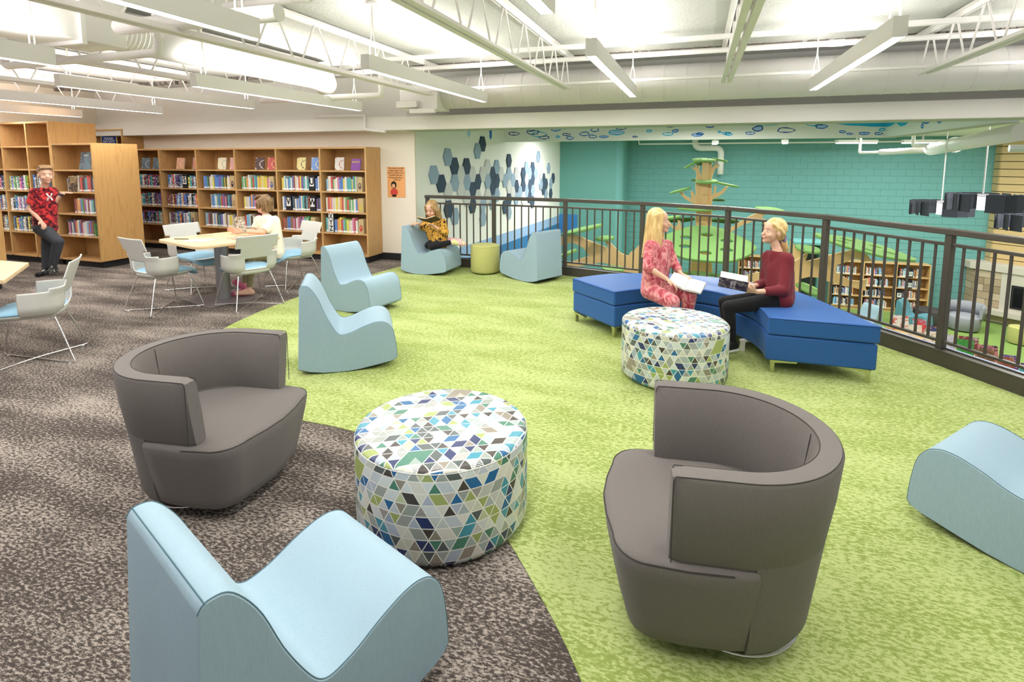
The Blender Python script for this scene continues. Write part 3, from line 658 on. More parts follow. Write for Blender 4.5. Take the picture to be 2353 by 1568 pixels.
o = restv.build('shelved_books', [c for n, c in COVERS] + [LABELW]); tag(o, 'rest of the upright library books on the farthest oak shelves', 'books', 'upright library books on the oak shelves'); o['kind'] = 'stuff'

# letter signs: black blocks with a white card
CARD = mat('white_card', (.82, .82, .80), .6); INKB = mat('black_ink', (.01, .01, .01), .6)
for b, z, dx, ch in signs:
    x = bays[b][0] + dx + .065
    t_ = thing('letter_sign', f'black bookend block with a white card reading {ch}', 'sign', (x, 7.44, z), 0, 'letter signs between the books')
    MB().box(-.058, .058, 0, .15, 0, .255).build('block', BLACK, t_, bev=.003); MB().box(-.042, .042, -.002, 0, .075, .215).build('card', CARD, t_)
    text('letter', ch, .15, INKB, t_, (0, -.003, .148), bold=.004, sx=.85)
t_ = thing('letter_sign', 'white upright card reading X Y Z down its length', 'sign', (bays[5][0] + .155, 7.44, .475), 0, 'letter signs between the books')
MB().box(-.052, .052, 0, .12, 0, .33).build('block', BLACK, t_, bev=.003); MB().box(-.044, .044, -.002, 0, .008, .322).build('card', CARD, t_)
for i, ch in enumerate('XYZ'): text('letter', ch, .12, INKB, t_, (0, -.003, .265 - .10 * i), bold=.003, sx=.85)
# wooden bookends with a picture on the front, at the right end of rows
BE = mat('wood_bookend', (.50, .38, .20), .6)
for b, z, dx, pc, pn in ((2, 1.155, .79, (.05, .02, .04), 'dark arch'), (2, .815, .84, (.35, .20, .10), 'brown edge'), (3, 1.155, .76, (.10, .12, .30), 'small blue figure'), (5, 1.155, .73, (.12, .08, .08), 'round dark head'), (5, .815, .74, (.55, .45, .08), 'yellow spark'), (5, .475, .73, (.45, .05, .03), 'red oval'), (1, .475, .70, (.08, .04, .07), 'dark hooded shape'), (4, .475, .68, (.50, .14, .10), 'red squiggle')):
    if dx > .8: dx = .80
    t_ = thing('bookend', f'tan bookend block printed with a {pn}, in the {bn[b]}', 'bookend', (bays[b][0] + dx, 7.44, z), 0, 'printed bookends')
    MB().box(-.045, .045, 0, .14, 0, .235).build('block', BE, t_, bev=.003)
    pm = mat('bookend_print_' + str(int(pc[0] * 100)) + str(int(pc[1] * 100)), pc, .7)
    MB().add([(.030 * math.cos(k * .5236), -.0015, .09 + .055 * math.sin(k * .5236)) for k in range(12)], [tuple(range(12))]).build('printed_picture', pm, t_)
    MB().add([(.014 * math.cos(k * .7854), -.0025, .105 + .018 * math.sin(k * .7854)) for k in range(8)], [tuple(range(8))]).build('printed_picture', mat('print_tan', (.50, .36, .22), .7), t_)

# face-out books on wire easels along the top shelves
WIRE = mat('black_wire', (.02, .02, .02), .5)
def picture(n, cs, sc=9):
    m = mat('cover_picture_' + n, cs[0], .35, spec=.4); t = NT(m)
    f = t.noise(t.coord('Object'), sc, 3, .6, 1.2)
    t.color(t.ramp(f, [(.30 + .11 * i, c) for i, c in enumerate(cs)], 'CONSTANT')); return m
def face_book(x, y, z, W, H, pic, label, title=None, rz=0, tm=None, easel=True, th=.024, rx=-12, grp='books displayed face out', tsz=.03, cat='book'):
    t_ = thing('display_book', label, cat, (x, y, z), R(rz), grp); t_.rotation_euler = (R(rx), 0, R(rz))
    MB().box(-W / 2, W / 2, 0, .003, 0, H).build('front_cover', pic, t_); MB().box(-W / 2, W / 2, th - .003, th, 0, H).build('back_cover', pic, t_)
    MB().box(-W / 2, -W / 2 + .003, .003, th - .003, 0, H).build('spine', pic, t_); MB().box(-W / 2 + .004, W / 2 - .004, .003, th - .003, .004, H - .004).build('pages', PAPER, t_)
    if title: text('title', title, tsz, tm or CARD, t_, (0, -.001, H * .8), lead=.9)
    if easel:
        e = thing('book_easel', 'wire easel behind the ' + ' '.join(label.replace(', face out', '').split()[:12]), 'book stand', (x, y, z), R(rz), 'wire book easels')
        mb = MB()
        for s in (-1, 1): mb.tube([(s * .03, -.035, .012), (s * .03, -.03, -.0), (s * .03, .03, 0), (s * .02, .045 + H * .15, H * .75), (s * .01, .10 + H * .15, .0)], .0022, 5)
        mb.tube([(-.03, .03, 0), (.03, .03, 0)], .0022, 5).build('wire_frame', WIRE, e)
    return t_
bx = lambda b, d: bays[b][0] + d
FB = [(0, .33, (.10, .14, .18), (.4, .45, .5), (.02, .02, .03), 'dark grey'), (0, .62, (.09, .12, .15), (.2, .3, .33), (.5, .55, .55), 'slate and silver'), (1, .33, (.65, .35, .22), (.75, .6, .35), (.5, .12, .18), 'peach and rose'), (1, .74, (.55, .20, .16), (.20, .35, .42), (.8, .5, .3), 'red and blue sunset'),
      (2, .44, (.70, .60, .40), (.25, .35, .30), (.65, .30, .12), 'cream landscape'), (2, .72, (.55, .25, .22), (.75, .5, .35), (.6, .3, .3), 'dusty pink'), (3, .40, (.10, .05, .05), (.7, .65, .6), (.05, .05, .06), 'black and white swirl'), (3, .66, (.55, .10, .10), (.8, .5, .2), (.12, .25, .4), 'red and gold'),
      (4, .38, (.70, .60, .25), (.1, .08, .06), (.5, .45, .15), 'yellow and black'), (4, .68, (.15, .3, .65), (.75, .7, .6), (.3, .45, .7), 'bright blue'), (5, .26, (.75, .72, .68), (.5, .18, .12), (.2, .35, .5), 'white and red')]
for i, (b, d_, a, c, e, nm) in enumerate(FB):
    face_book(bx(b, d_), 7.56, 1.497, .15, .215, picture('f%d' % i, [a, a, c, e, c]), f'{nm} book, face out on the top shelf of the {bn[b]}', rz=rb.uniform(14, 24))
face_book(bx(5, .60), 7.52, 1.497, .165, .19, mat('purple_cover', (.19, .03, .28), .35), 'purple hardback, face out with a yellow banner at the right end of the top shelf', rz=4)
text('title', 'SMART', .045, mat('yellow_print', (.8, .7, .03), .5), None, (0, 0, 0)).name = 'title_holder'
_b = bpy.data.objects['title_holder']; _b.parent = [o for o in COL.objects if o.name.startswith('display_book') and 'purple hardback' in o['label']][0]; _b.location = (0, -.001, .135); _b.name = 'title'
face_book(-9.03, 5.86, 1.517, .215, .275, picture('rain', [(.05, .07, .10), (.12, .16, .20), (.10, .25, .32), (.35, .42, .45)], 5), 'dark stormy hardback titled RAIN, face out on the oak end unit', 'RAIN', rz=5, th=.035, tsz=.045)
face_book(-8.73, 5.85, 1.517, .20, .275, picture('pnk', [(.7, .55, .62), (.8, .75, .78), (.5, .3, .45), (.75, .68, .72)], 7), 'pale pink hardback, face out and partly hidden by the oak end panel', rz=5)
face_book(-10.22, 5.86, 1.52, .20, .27, picture('vio', [(.14, .10, .42), (.25, .2, .55), (.18, .12, .45), (.5, .4, .7)], 6), 'violet hardback, face out above the standing boy', rz=5)
face_book(-9.66, 5.86, 1.52, .16, .22, picture('grn', [(.14, .22, .20), (.6, .65, .6), (.3, .4, .4), (.1, .1, .1)], 9), 'grey green book, face out just behind the head of the boy', rz=5)
face_book(-9.12, 5.725, 1.176, .20, .235, picture('gldk', [(.015, .01, .01), (.06, .03, .02), (.25, .15, .06), (.02, .015, .01)], 14), 'dark brown book with gold lettering, face out where the boy rests his hand', 'THE ONLY\nBLACK\nREBEL', rz=0, rx=-4, tm=mat('gold_print', (.55, .42, .22), .5), easel=False, tsz=.042)
sg = thing('shelf_sign', 'blue sign with a yellow border in the tall corner bookcase', 'sign', (-10.80, 7.5, 1.882), R(12)); MB().box(-.17, .17, 0, .01, 0, .27).build('board', mat('sign_yellow', (.6, .5, .15), .5), sg); MB().box(-.155, .155, -.002, 0, .015, .255).build('panel', mat('sign_blue', (.03, .06, .22), .5), sg); text('lettering', 'PLEASE\nDO NOT\nHANG UP', .06, CARD, sg, (0, -.003, .14), lead=.9)
# poster
PO = mat('orange_poster', (.86, .42, .17), .7)
ps = thing('poster', 'orange poster with a quotation and a dark-haired figure in red on the cream wall', 'poster', (-4.70, 7.846, 1.30)); MB().box(-.165, .165, -.004, 0, -.25, .25).build('sheet', PO, ps)
text('lettering', '"Sometimes terrible\nthings happen, but\nthere\'s nothing more\nterrible than not\nhaving anybody to\n      tell it to."', .036, INKB, ps, (0, -.0055, .135), lead=1.05)
def disc(name, cx, cz, rx, rz_, m, par, y=-.0055, n=16): return MB().add([(cx + rx * math.cos(k * 2 * math.pi / n), y, cz + rz_ * math.sin(k * 2 * math.pi / n)) for k in range(n)], [tuple(range(n))]).build(name, m, par)
disc('drawn_hair', -.045, -.045, .052, .062, INKB, ps); disc('drawn_face', -.050, -.06, .032, .036, mat('drawn_skin', (.75, .40, .22), .7), ps, -.0065); disc('drawn_shirt', -.04, -.165, .07, .065, mat('drawn_red', (.65, .07, .05), .7), ps, -.006); disc('drawn_legs', -.04, -.222, .045, .02, INKB, ps, -.0062)

# ================================================================ railing
rail = thing('railing', 'dark bronze metal railing with thin balusters along the curved edge of the balcony', 'railing')
RT = 1.112
rail_curb = MB(); strip(rail_curb, offset_line(RAILPTS, .065), offset_line(RAILPTS, -.045), 0, .125); rail_curb.build('curb', BRONZE, rail)
lip = MB(); strip(lip, offset_line(RAILPTS, .07), offset_line(RAILPTS, .055), .125, .133); strip(lip, offset_line(RAILPTS, -.03), offset_line(RAILPTS, -.045), .125, .133); lip.build('curb_lip', BRONZE, rail)
pm_ = MB().box(-.027, .027, -.027, .027, .10, RT - .05).mesh('post', BRONZE)
bal = MB().box(-.008, .008, -.008, .008, .19, .975).mesh('baluster', BRONZE)
for i, (x, y) in enumerate(RAILPTS):
    a = Vector(RAILPTS[max(i - 1, 0)]); b = Vector(RAILPTS[min(i + 1, len(RAILPTS) - 1)]); an = math.atan2(b.y - a.y, b.x - a.x)
    link('post', pm_, rail, bev=.004, loc=(x, y, 0), rz=an)
for i in range(len(RAILPTS) - 1):
    a = Vector((*RAILPTS[i], 0)); b = Vector((*RAILPTS[i + 1], 0)); d_ = (b - a).normalized(); L = (b - a).length; an = math.atan2(d_.y, d_.x)
    up = Vector((0, 0, 1)); e0 = a - d_ * (.035 if i == 0 else .012); e1 = b + d_ * .012
    MB().bar(e0 + up * (RT - .024), e1 + up * (RT - .024), .075, .048).build('top_rail', BRONZE, rail, bev=.006)
    MB().bar(a + up * .985, b + up * .985, .03, .026).build('upper_rail', BRONZE, rail, bev=.003)
    MB().bar(a + up * .19, b + up * .19, .034, .022).build('lower_rail', BRONZE, rail, bev=.003)
    n = max(2, round((L - .07) / .104))
    for k in range(1, n): p = a + d_ * (L * k / n); link('baluster', bal, rail, loc=(p.x, p.y, 0), rz=an)

# ================================================================ rocking foam chairs
SC = 1.046
PROF = [(-.018, .122), (.0, .45), (.012, .722), (.022, .737), (.04, .743), (.072, .737), (.106, .70), (.143, .634), (.184, .525), (.225, .44), (.258, .385), (.285, .362), (.318, .360), (.379, .376), (.448, .407), (.517, .430), (.560, .437), (.596, .434), (.634, .416), (.668, .369), (.684, .301), (.693, .226), (.697, .156), (.682, .134), (.64, .119), (.50, .094), (.42, .081), (.335, .0735), (.25, .073), (.154, .078), (.06, .094)]
PROF = [(u * SC, (z - .073) * SC) for u, z in PROF]
RW = .503
PROF = [PROF[0]] + smoothpts(PROF[2:23], 3) + PROF[23:]
NE = 1 + 20 * 3 + 1 + 1
def rocker_mesh():
    n = len(PROF); cu = sum(p[0] for p in PROF) / n; rings = []
    def inset(d_):
        out = []
        for i in range(n):
            a = Vector(PROF[i - 1]); b = Vector(PROF[i]); c_ = Vector(PROF[(i + 1) % n]); t1 = (c_ - a)
            t1 = t1.normalized() if t1.length else Vector((1, 0)); nn = Vector((t1.y, -t1.x)); out.append((b.x + nn.x * d_, b.y + nn.y * d_))
        return out
    for v, d_ in ((-RW / 2, .0045), (-RW / 2 + .0025, .0012), (-RW / 2 + .008, 0), (-RW / 4, 0), (0, 0), (RW / 4, 0), (RW / 2 - .008, 0), (RW / 2 - .0025, .0012), (RW / 2, .0045)):
        rings.append([(u, v, z) for u, z in inset(d_)])
    return rings
_r = rocker_mesh()
RK = MB().loft(_r, cap=False).add(_r[0], [tuple(range(len(_r[0]) - 1, -1, -1))]).add(_r[-1], [tuple(range(len(_r[0])))]).mesh('cushion_body', SKYBLUE, True)
RK.set_sharp_from_angle(angle=R(35))
def seam_mesh():
    mb = MB()
    for s in (-1, 1): mb.tube([(u, s * (RW / 2 - .003), z) for u, z in PROF[1:NE]], .0017, 5)
    mb.tube([(PROF[5][0], v, PROF[5][1]) for v in (-RW / 2, 0, RW / 2)], .0018, 5)
    return mb.mesh('seam_piping', SKYSEAM)
SM = seam_mesh()
RB = MB().loft([[(u, v, z - .006) for u, z in (PROF[NE:] + [PROF[0]])] + [(u, v, z + .004) for u, z in ([PROF[0]] + PROF[NE:][::-1])] for v in (-RW / 2 + .01, RW / 2 - .01)]).mesh('rocker_base', BLACK)
def rocker(x, y, yaw, label, wear=0):
    t_ = thing('rocking_chair', label, 'chair', (x, y, .0065), yaw, 'sky blue foam rocking chairs')
    link('cushion_body', RK, t_); link('seam_piping', SM, t_); link('rocker_base', RB, t_); return t_
rocker(-2.974, 3.470, .603, 'sky blue foam rocking chair, middle of the lime carpet edge, in front of its twin')
rocker(-3.907, 5.194, -.191, 'sky blue foam rocking chair turned towards the camera, between the table and the lime carpet')
rocker(-4.078, 7.16, -.012, 'sky blue foam rocking chair with the kneeling girl on it')
rocker(-1.88, 7.06, 2.67, 'empty sky blue foam rocking chair right of the small lime stool')
rocker(-1.212, .857, 1.196, 'sky blue foam rocking chair in the front, seen from behind and above')
rocker(1.692, 2.547, 2.454, 'sky blue foam rocking chair cut off by the right edge')

# ================================================================ grey tub chairs
def tub(x, y, yaw, label):
    t_ = thing('tub_chair', label, 'armchair', (x, y, 0), yaw, 'warm grey tub chairs')
    Rt, Rb, h, ua, zs, us, ws, ub, T = .380, .292, .700, .205, .385, .425, .352, -.05, .082
    rz_ = lambda z: Rb + (Rt - Rb) * z / h
    def path(uf, n=44):
        out = []   # unit plan path: (u/R, v/R, normal) from right tip round the back to the left tip
        for k in range(7): out.append((uf * (1 - k / 7), -1, 0, -1, 1))
        for k in range(n + 1):
            a = R(-90 - 180 * k / n); out.append((math.cos(a), math.sin(a), math.cos(a), math.sin(a), 0))
        for k in range(1, 8): out.append((uf * k / 7, 1, 0, 1, 1))
        return out
    def shell(uf, z0, z1, T, top_round):
        pts = path(uf); rings = []
        # profile across the wall thickness: outer bottom -> outer top -> inner top -> inner bottom
        if top_round: pr_ = [(0, z0 + .012), (.006, z0), (T - .006, z0), (T, z0 + .012), (T + .004, (z0 + z1) / 2), (T, z1 - .014), (T - .010, z1), (.5 * T, z1 + .002), (.010, z1), (0, z1 - .014), (-.004, (z0 + z1) / 2)]
        else: pr_ = [(0, z0), (T, z0), (T, z1), (0, z1)]
        N = len(pts)
        for q, (a, b, nx, ny, st) in enumerate(pts):
            ring = []
            endin = .010 if q in (0, N - 1) else 0
            for d_, z in pr_:
                r_ = rz_(z); lin = a if st else a * r_
                u_ = (a if st else a * r_); v_ = b * r_
                if st: u_ = a
                mid = T / 2; dd = d_ + (mid - d_) * (endin / mid if endin else 0); zz_ = z + ((z0 + z1) / 2 - z) * (.05 if endin else 0)
                u_ -= nx * dd; v_ -= ny * dd; ring.append((u_, v_, zz_))
            rings.append(ring)
        # rounded tip rings
        def tip(ring, du): return [(u + du, v, z) for u, v, z in ring]
        rings[0] = tip(rings[0], .010); rings[-1] = tip(rings[-1], .010)
        return MB().loft(rings)
    up_ = shell(ua, zs + .006, h, T, True).build('back_shell', GREYFAB, t_, smooth=True); up_.data.set_sharp_from_angle(angle=R(42))
    lo = shell(ub + .0001, .062, zs + .03, T, False)
    # lower shell: narrow its path so that it stops behind the seat side
    lo = MB(); rings = []
    for k in range(49):
        a = R(-90 - 8 - (180 - 16) * k / 48)
        ring = []
        for d_, z in ((.05, .055), (.012, .06), (0, .09), (0, .2), (0, zs + .03), (T, zs + .03), (T, .06)):
            r_ = rz_(z) - d_; ring.append((math.cos(a) * r_, math.sin(a) * r_, z))
        rings.append(ring)
    lo.loft(rings); b_ = lo.build('lower_back', GREYFAB, t_, smooth=True); b_.data.set_sharp_from_angle(angle=R(42))
    # seat block: D-shaped plan tapering down
    def plan(s_, dz=0):
        pts = []; r_ = (rz_(zs) - T * .6)
        for k in range(17): a = R(112 + 136 * k / 16); pts.append((r_ * math.cos(a), r_ * math.sin(a)))
        pts += [(-.052, -ws * .985), (.02, -ws * 1.02), (.16, -ws * 1.03)]
        cr = .13
        fr_ = [(us - .085 + cr * (math.cos(R(-90 + 90 * k / 8)) - 1) * .9 + .05, -(ws - cr) - cr * math.sin(R(90 - 90 * k / 8))) for k in range(9)]
        pts += fr_ + [(us - .012, -.12), (us, 0), (us - .012, .12)] + [(u, -v) for u, v in fr_[::-1]] + [(.16, ws * 1.03), (.02, ws * 1.02), (-.052, ws * .985)]
        return [(.06 + (u - .06) * s_, v * s_) for u, v in pts]
    rings = []
    for z, s_ in ((.055, .70), (.058, .78), (.075, .835), (.12, .865), (.22, .925), (.33, .985), (.368, 1.0), (.381, .992), (.388, .972), (.395, .90), (.402, .70), (.405, .35)):
        rings.append([(u, v, z) for u, v in plan(s_)])
    st = MB().loft(rings).build('seat', GREYFAB, t_, smooth=True)
    pl = [(u, v, .382) for u, v in plan(.995)[19:43]]
    MB().tube(pl, .0022, 5).build('seat_piping', GREYSEAM, t_)
    mb = MB()
    for d_ in (.008, T - .008):
        P_ = []
        for a, b, nx, ny, s2 in path(ua): r_ = rz_(h - .006); P_.append(((a if s2 else a * r_) - nx * d_, b * r_ - ny * d_, h - .0015))
        for sgn, e in ((0, P_[0]), (1, P_[-1])): pass
        P_ = [(P_[0][0] + .008, P_[0][1], zs + .03)] + [(P_[0][0] + .008, P_[0][1], h - .02)] + P_ + [(P_[-1][0] + .008, P_[-1][1], h - .02), (P_[-1][0] + .008, P_[-1][1], zs + .03)]
        mb.tube(P_, .0018, 5)
    a = R(180); ri = rz_(.55) - T
    mb.tube([(-(rz_(z) - T - .003), .0, z) for z in (.40, .5, .6, .69)], .0015, 5)
    mb.build('rim_piping', GREYSEAM, t_)
    MB().lathe([(.235, 0), (.24, .004), (.24, .012), (.22, .016)], 48, c=(-.045, 0, 0)).build('swivel_plate', CHROME, t_, smooth=True)
    MB().lathe([(.215, .016), (.215, .06)], 32, c=(-.045, 0, 0)).build('swivel_drum', BLACK, t_)
    return t_
tub(.12, 2.02, 3.289, 'warm grey swivel tub chair in the right foreground, seen from behind its arm')
tub(-2.318, 1.994, .14, 'warm grey swivel tub chair on the brown carpet, left of the big patterned ottoman')

# ================================================================ ottomans and stool
def uv_lathe(name, prof, n, mtl, parent):
    """turned cushion with UVs in metres, so the printed lattice keeps its size"""
    vs = []; fs = []; uv = []
    for r_, z in prof: vs += [(r_ * math.cos(2 * math.pi * k / n), r_ * math.sin(2 * math.pi * k / n), z) for k in range(n)]
    s = 0; arc_ = [0]
    for i in range(1, len(prof)): s += math.hypot(prof[i][0] - prof[i - 1][0], prof[i][1] - prof[i - 1][1]); arc_.append(s)
    Rm = max(p[0] for p in prof)
    for i in range(len(prof) - 1):
        for k in range(n):
            fs.append((i * n + k, i * n + (k + 1) % n, (i + 1) * n + (k + 1) % n, (i + 1) * n + k))
            top = prof[i][1] >= prof[-1][1] - .03 and prof[i + 1][0] < Rm - .012
            if top: uv.append([(vs[q][0] + 3, vs[q][1] + 3) for q in fs[-1]])
            else: uv.append([(2 * math.pi * Rm * k / n, arc_[i]), (2 * math.pi * Rm * (k + 1) / n, arc_[i]), (2 * math.pi * Rm * (k + 1) / n, arc_[i + 1]), (2 * math.pi * Rm * k / n, arc_[i + 1])])
    fs.append(tuple((len(prof) - 1) * n + k for k in range(n))); uv.append([(vs[q][0] + 3, vs[q][1] + 3) for q in fs[-1]])
    fs.append(tuple(range(n - 1, -1, -1))); uv.append([(0, 0)] * n)
    me = bpy.data.meshes.new(name); me.from_pydata(vs, [], fs); me.materials.append(mtl)
    L = me.uv_layers.new(name='UVMap')
    for p, u in zip(me.polygons, uv):
        for li, q in zip(p.loop_indices, u): L.data[li].uv = q
    me.shade_smooth(); me.set_sharp_from_angle(angle=R(50)); return link(name, me, parent)
def ottoman(x, y, rr, h, mt, seamm, label, group=None, cat='ottoman', name='ottoman', rz=0, glides=4):
    t_ = thing(name, label, cat, (x, y, 0), rz, group)
    prof = [(rr - .035, .016), (rr - .010, .024), (rr + .001, .05), (rr + .002, h * .5), (rr + .001, h - .035), (rr - .003, h - .016), (rr - .014, h - .004), (rr - .03, h), (rr * .5, h + .004), (rr * .1, h + .005)]
    uv_lathe('cushion', prof, 72, mt, t_)
    MB().tube([((rr - .002) * math.cos(k * math.pi / 36), (rr - .002) * math.sin(k * math.pi / 36), h - .020) for k in range(72)], .0022, 5, closed=True).build('piping', seamm, t_)
    for k in range(glides):
        a = R(45 + 90 * k + 20); MB().lathe([(.018, 0), (.018, .02)], 10, c=((rr - .05) * math.cos(a), (rr - .05) * math.sin(a), 0)).build('glide', BLACK, t_)
    return t_
PSEAM = mat('ottoman_piping', (.66, .66, .62), .7)
ottoman(-1.085, 2.165, .395, .44, PATTERN, PSEAM, 'large round ottoman printed with coloured triangles, nearest the camera across the carpet edge', 'patterned round ottomans', rz=.5)
ottoman(-.13, 4.235, .395, .44, PATTERN, PSEAM, 'round ottoman printed with coloured triangles in front of the blue bench', 'patterned round ottomans', rz=2.1)
ottoman(-2.94, 7.36, .212, .425, LIMEFAB, mat('lime_seam', (.33, .33, .11), .8), 'small round lime green stool between two sky blue rocking chairs', None, 'stool', 'round_stool')

# ================================================================ curved blue bench
bench = thing('curved_bench', 'cobalt blue curved bench on slim metal legs where the two girls sit', 'bench', (0, 0, 0))
out_ = [(-1.19, 5.39), (-.88, 5.735), (-.5, 5.90), (-.08, 5.955), (.36, 5.88), (.70, 5.70), (.915, 5.50), (1.13, 4.98), (1.31, 4.51)]
inn_ = [(-.692, 4.935), (-.50, 5.12), (-.27, 5.26), (-.01, 5.315), (.20, 5.24), (.365, 5.08), (.475, 4.90), (.535, 4.70), (.553, 4.50)]
def sect(i0, i1, name, z0, z1, sc_, m, gap=.0):
    O = [Vector(p) for p in smoothpts(out_[i0:i1 + 1], 4)]; I = [Vector(p) for p in smoothpts(inn_[i0:i1 + 1], 4)]
    poly = [tuple(p) for p in O] + [tuple(p) for p in I[::-1]]
    c_ = Vector((sum(p[0] for p in poly) / len(poly), sum(p[1] for p in poly) / len(poly)))
    mb = MB(); mb.prism([tuple(c_ + (Vector(p) - c_) * sc_) for p in poly], z0, z1)
    return mb.build(name, m, bench, bev=.016, seg=3, auto=40)
for a, b in ((0, 3), (3, 6), (6, 8)) if False else ((0, 8),):
    sect(a, b, 'seat_cushion', .312, .450, 1.0, BLUEFAB); sect(a, b, 'bench_body', .105, .308, .992, BLUEFAB)
mb = MB(); mb.tube([(x, y, .440) for x, y in smoothpts(inn_, 4)], .0022, 5).tube([(x, y, .440) for x, y in smoothpts(out_, 4)], .0022, 5); mb.tube([(*inn_[0], .44), (*out_[0], .44)], .0022, 5).tube([(*inn_[-1], .44), (*out_[-1], .44)], .0022, 5); mb.build('cushion_piping', BLUESEAM, bench)
def bleg(x, y, a, m=BRUSHED):
    mb = MB(); mb.box(-.015, .015, -.015, .015, 0, .105); mb.box(-.02, .02, -.02, .18, .085, .104)
    mb.build('leg', m, bench, loc=(x, y, 0), rz=a)
bleg(-1.135, 5.38, R(-140)); bleg(-.695, 5.0, R(-30)); bleg(.42, 4.98, R(-60), STEEL_WHITE); bleg(.60, 4.54, R(-80)); bleg(1.25, 4.54, R(70)); bleg(-.25, 5.34, 0); bleg(-.5, 5.82, R(180)); bleg(.7, 5.6, R(150))

# ================================================================ shell chairs at the tables
def shell_chair():
    t_ = thing('shell_chair', 'x', 'chair')
    # plan curve: s in -1..1 from right arm front round the back to left arm front (x forward, y left)
    def plan(s):
        hw, hd = .270, .215
        a = abs(s); sg = 1 if s >= 0 else -1
        if a < .36: return (-hd - .012 * (1 - (a / .36) ** 2), sg * a / .36 * .165)
        if a < .62:
            k = (a - .36) / .26 * math.pi / 2; return (-hd + .115 * (1 - math.cos(k)), sg * (.165 + .105 * math.sin(k)))
        return (-.10 + (a - .62) / .38 * .14, sg * (hw + .006 * math.sin((a - .62) / .38 * 3.14)))
    ns, nz = 60, 34; z0, z1 = .42, .835
    def P(s, z):
        x, y = plan(s); k = (z - z0) / (z1 - z0)
        lean = -.075 * max(0, (z - .58) / .25) - .02 * k
        low = max(0, (.50 - z) / .08)
        f = 1 - .16 * low ** 2
        return (x * f + lean * (1 if abs(s) < .62 else .4), y * f * (1 + .02 * k), z)
    wing = lambda z: z > .705
    mb = MB(); idx = {}
    def inside(s, z):
        a = abs(s)
        if z > .645:
            if z > .70: return True if a < .43 else False
            return a < .37
        if a > .58 and z > .618: return False
        if a < .27 and .458 < z < .580: return False
        return True
    S_ = [-1 + 2 * i / ns for i in range(ns + 1)]; Z_ = [z0 + (z1 - z0) * j / nz for j in range(nz + 1)]
    vs = []; fs = []
    for i, s in enumerate(S_):
        for j, z in enumerate(Z_):
            p = P(s, z)
            if z > .70: # top bar flares out straight to the sides
                y_ = p[1] * (1.0 + .55 * (abs(s) > 0) * max(0, abs(s) - .30)); p = (p[0] * (1 + 0 * y_), y_, z)
            vs.append(p)
    for i in range(ns):
        for j in range(nz):
            if inside((S_[i] + S_[i + 1]) / 2, (Z_[j] + Z_[j + 1]) / 2): fs.append((i * (nz + 1) + j, (i + 1) * (nz + 1) + j, (i + 1) * (nz + 1) + j + 1, i * (nz + 1) + j + 1))
    me = bpy.data.meshes.new('back_shell'); me.from_pydata(vs, [], fs); me.materials.append(PLASTIC); me.materials.append(PLASTIC_EDGE)
    bm = bmesh.new(); bm.from_mesh(me); bmesh.ops.delete(bm, geom=[v for v in bm.verts if not v.link_faces], context='VERTS'); bm.to_mesh(me); bm.free(); me.shade_smooth()
    o = link('back_shell', me, t_); sm_ = o.modifiers.new('th', 'SOLIDIFY'); sm_.thickness = .010; sm_.offset = 0; sm_.material_offset_rim = 1
    # bucket under the seat
    def rr(w_, d_, cx, z, n=28, p=3.2):
        out = []
        for k in range(n):
            a = 2 * math.pi * k / n; c_, s2 = math.cos(a), math.sin(a)
            out.append((cx + d_ * math.copysign(abs(c_) ** (2 / p), c_), w_ * math.copysign(abs(s2) ** (2 / p), s2), z))
        return out
    MB().loft([rr(.07, .08, -.02, .375), rr(.16, .15, -.01, .385), rr(.215, .22, .01, .402), rr(.232, .262, .045, .424), rr(.232, .268, .05, .432)]).build('seat_pan', PLASTIC, t_, smooth=True)
    pad = [rr(.215, .245, .055, .430), rr(.235, .272, .06, .437), rr(.236, .278, .06, .450), rr(.22, .26, .055, .462), rr(.14, .17, .04, .470), rr(.02, .02, .0, .472)]
    pad = [[(x, y, z - max(0, x - .16) ** 2 * 3.2) for x, y, z in r_] for r_ in pad]
    MB().loft(pad).build('seat_pad', SEATBLUE, t_, smooth=True)
    # sled frame: two rods crossing on the floor
    for s in (1, -1):
        pth = [(.02, s * .13, .385), (.15, s * .16, .385), (.20, s * .19, .37), (.275, s * .26, .06), (.28, s * .265, .02), (.255, s * .245, .009), (0, 0, .009 + (.012 if s > 0 else 0)), (-.255, -s * .245, .009), (-.285, -s * .265, .025), (-.27, -s * .255, .06), (-.17, -s * .18, .37), (-.13, -s * .16, .388), (.0, -s * .13, .388)]
        MB().tube(smoothpts(pth, 4), .0065, 8).build('sled_rod', CHROME, t_, smooth=True)
    for x_, y_ in ((.25, .24), (.25, -.24), (-.25, .24), (-.25, -.24)): MB().box(x_ - .012, x_ + .012, y_ - .009, y_ + .009, 0, .006).build('foot_glide', CARD, t_)
    return t_
ch = shell_chair(); place(ch, -4.84, 4.80, 0, R(158)); GC = 'grey shell chairs with blue seat pads'
ch['group'] = GC; ch['label'] = 'grey shell chair with its back to us, before the boy in the cream shirt'
for x, y, a, lb in ((-5.62, 4.36, 80, 'grey shell chair with its back turned, left of the round table column'), (-6.07, 5.20, -10, 'grey shell chair facing the camera behind the left of the table'),
                    (-5.02, 5.74, 252, 'grey shell chair the boy in the cream shirt sits on'), (-5.16, 2.86, 228, 'grey shell chair alone at the left edge by the second table')):
    c = copy_tree(ch); place(c, x, y, 0, R(a)); c['label'] = lb; c['group'] = GC

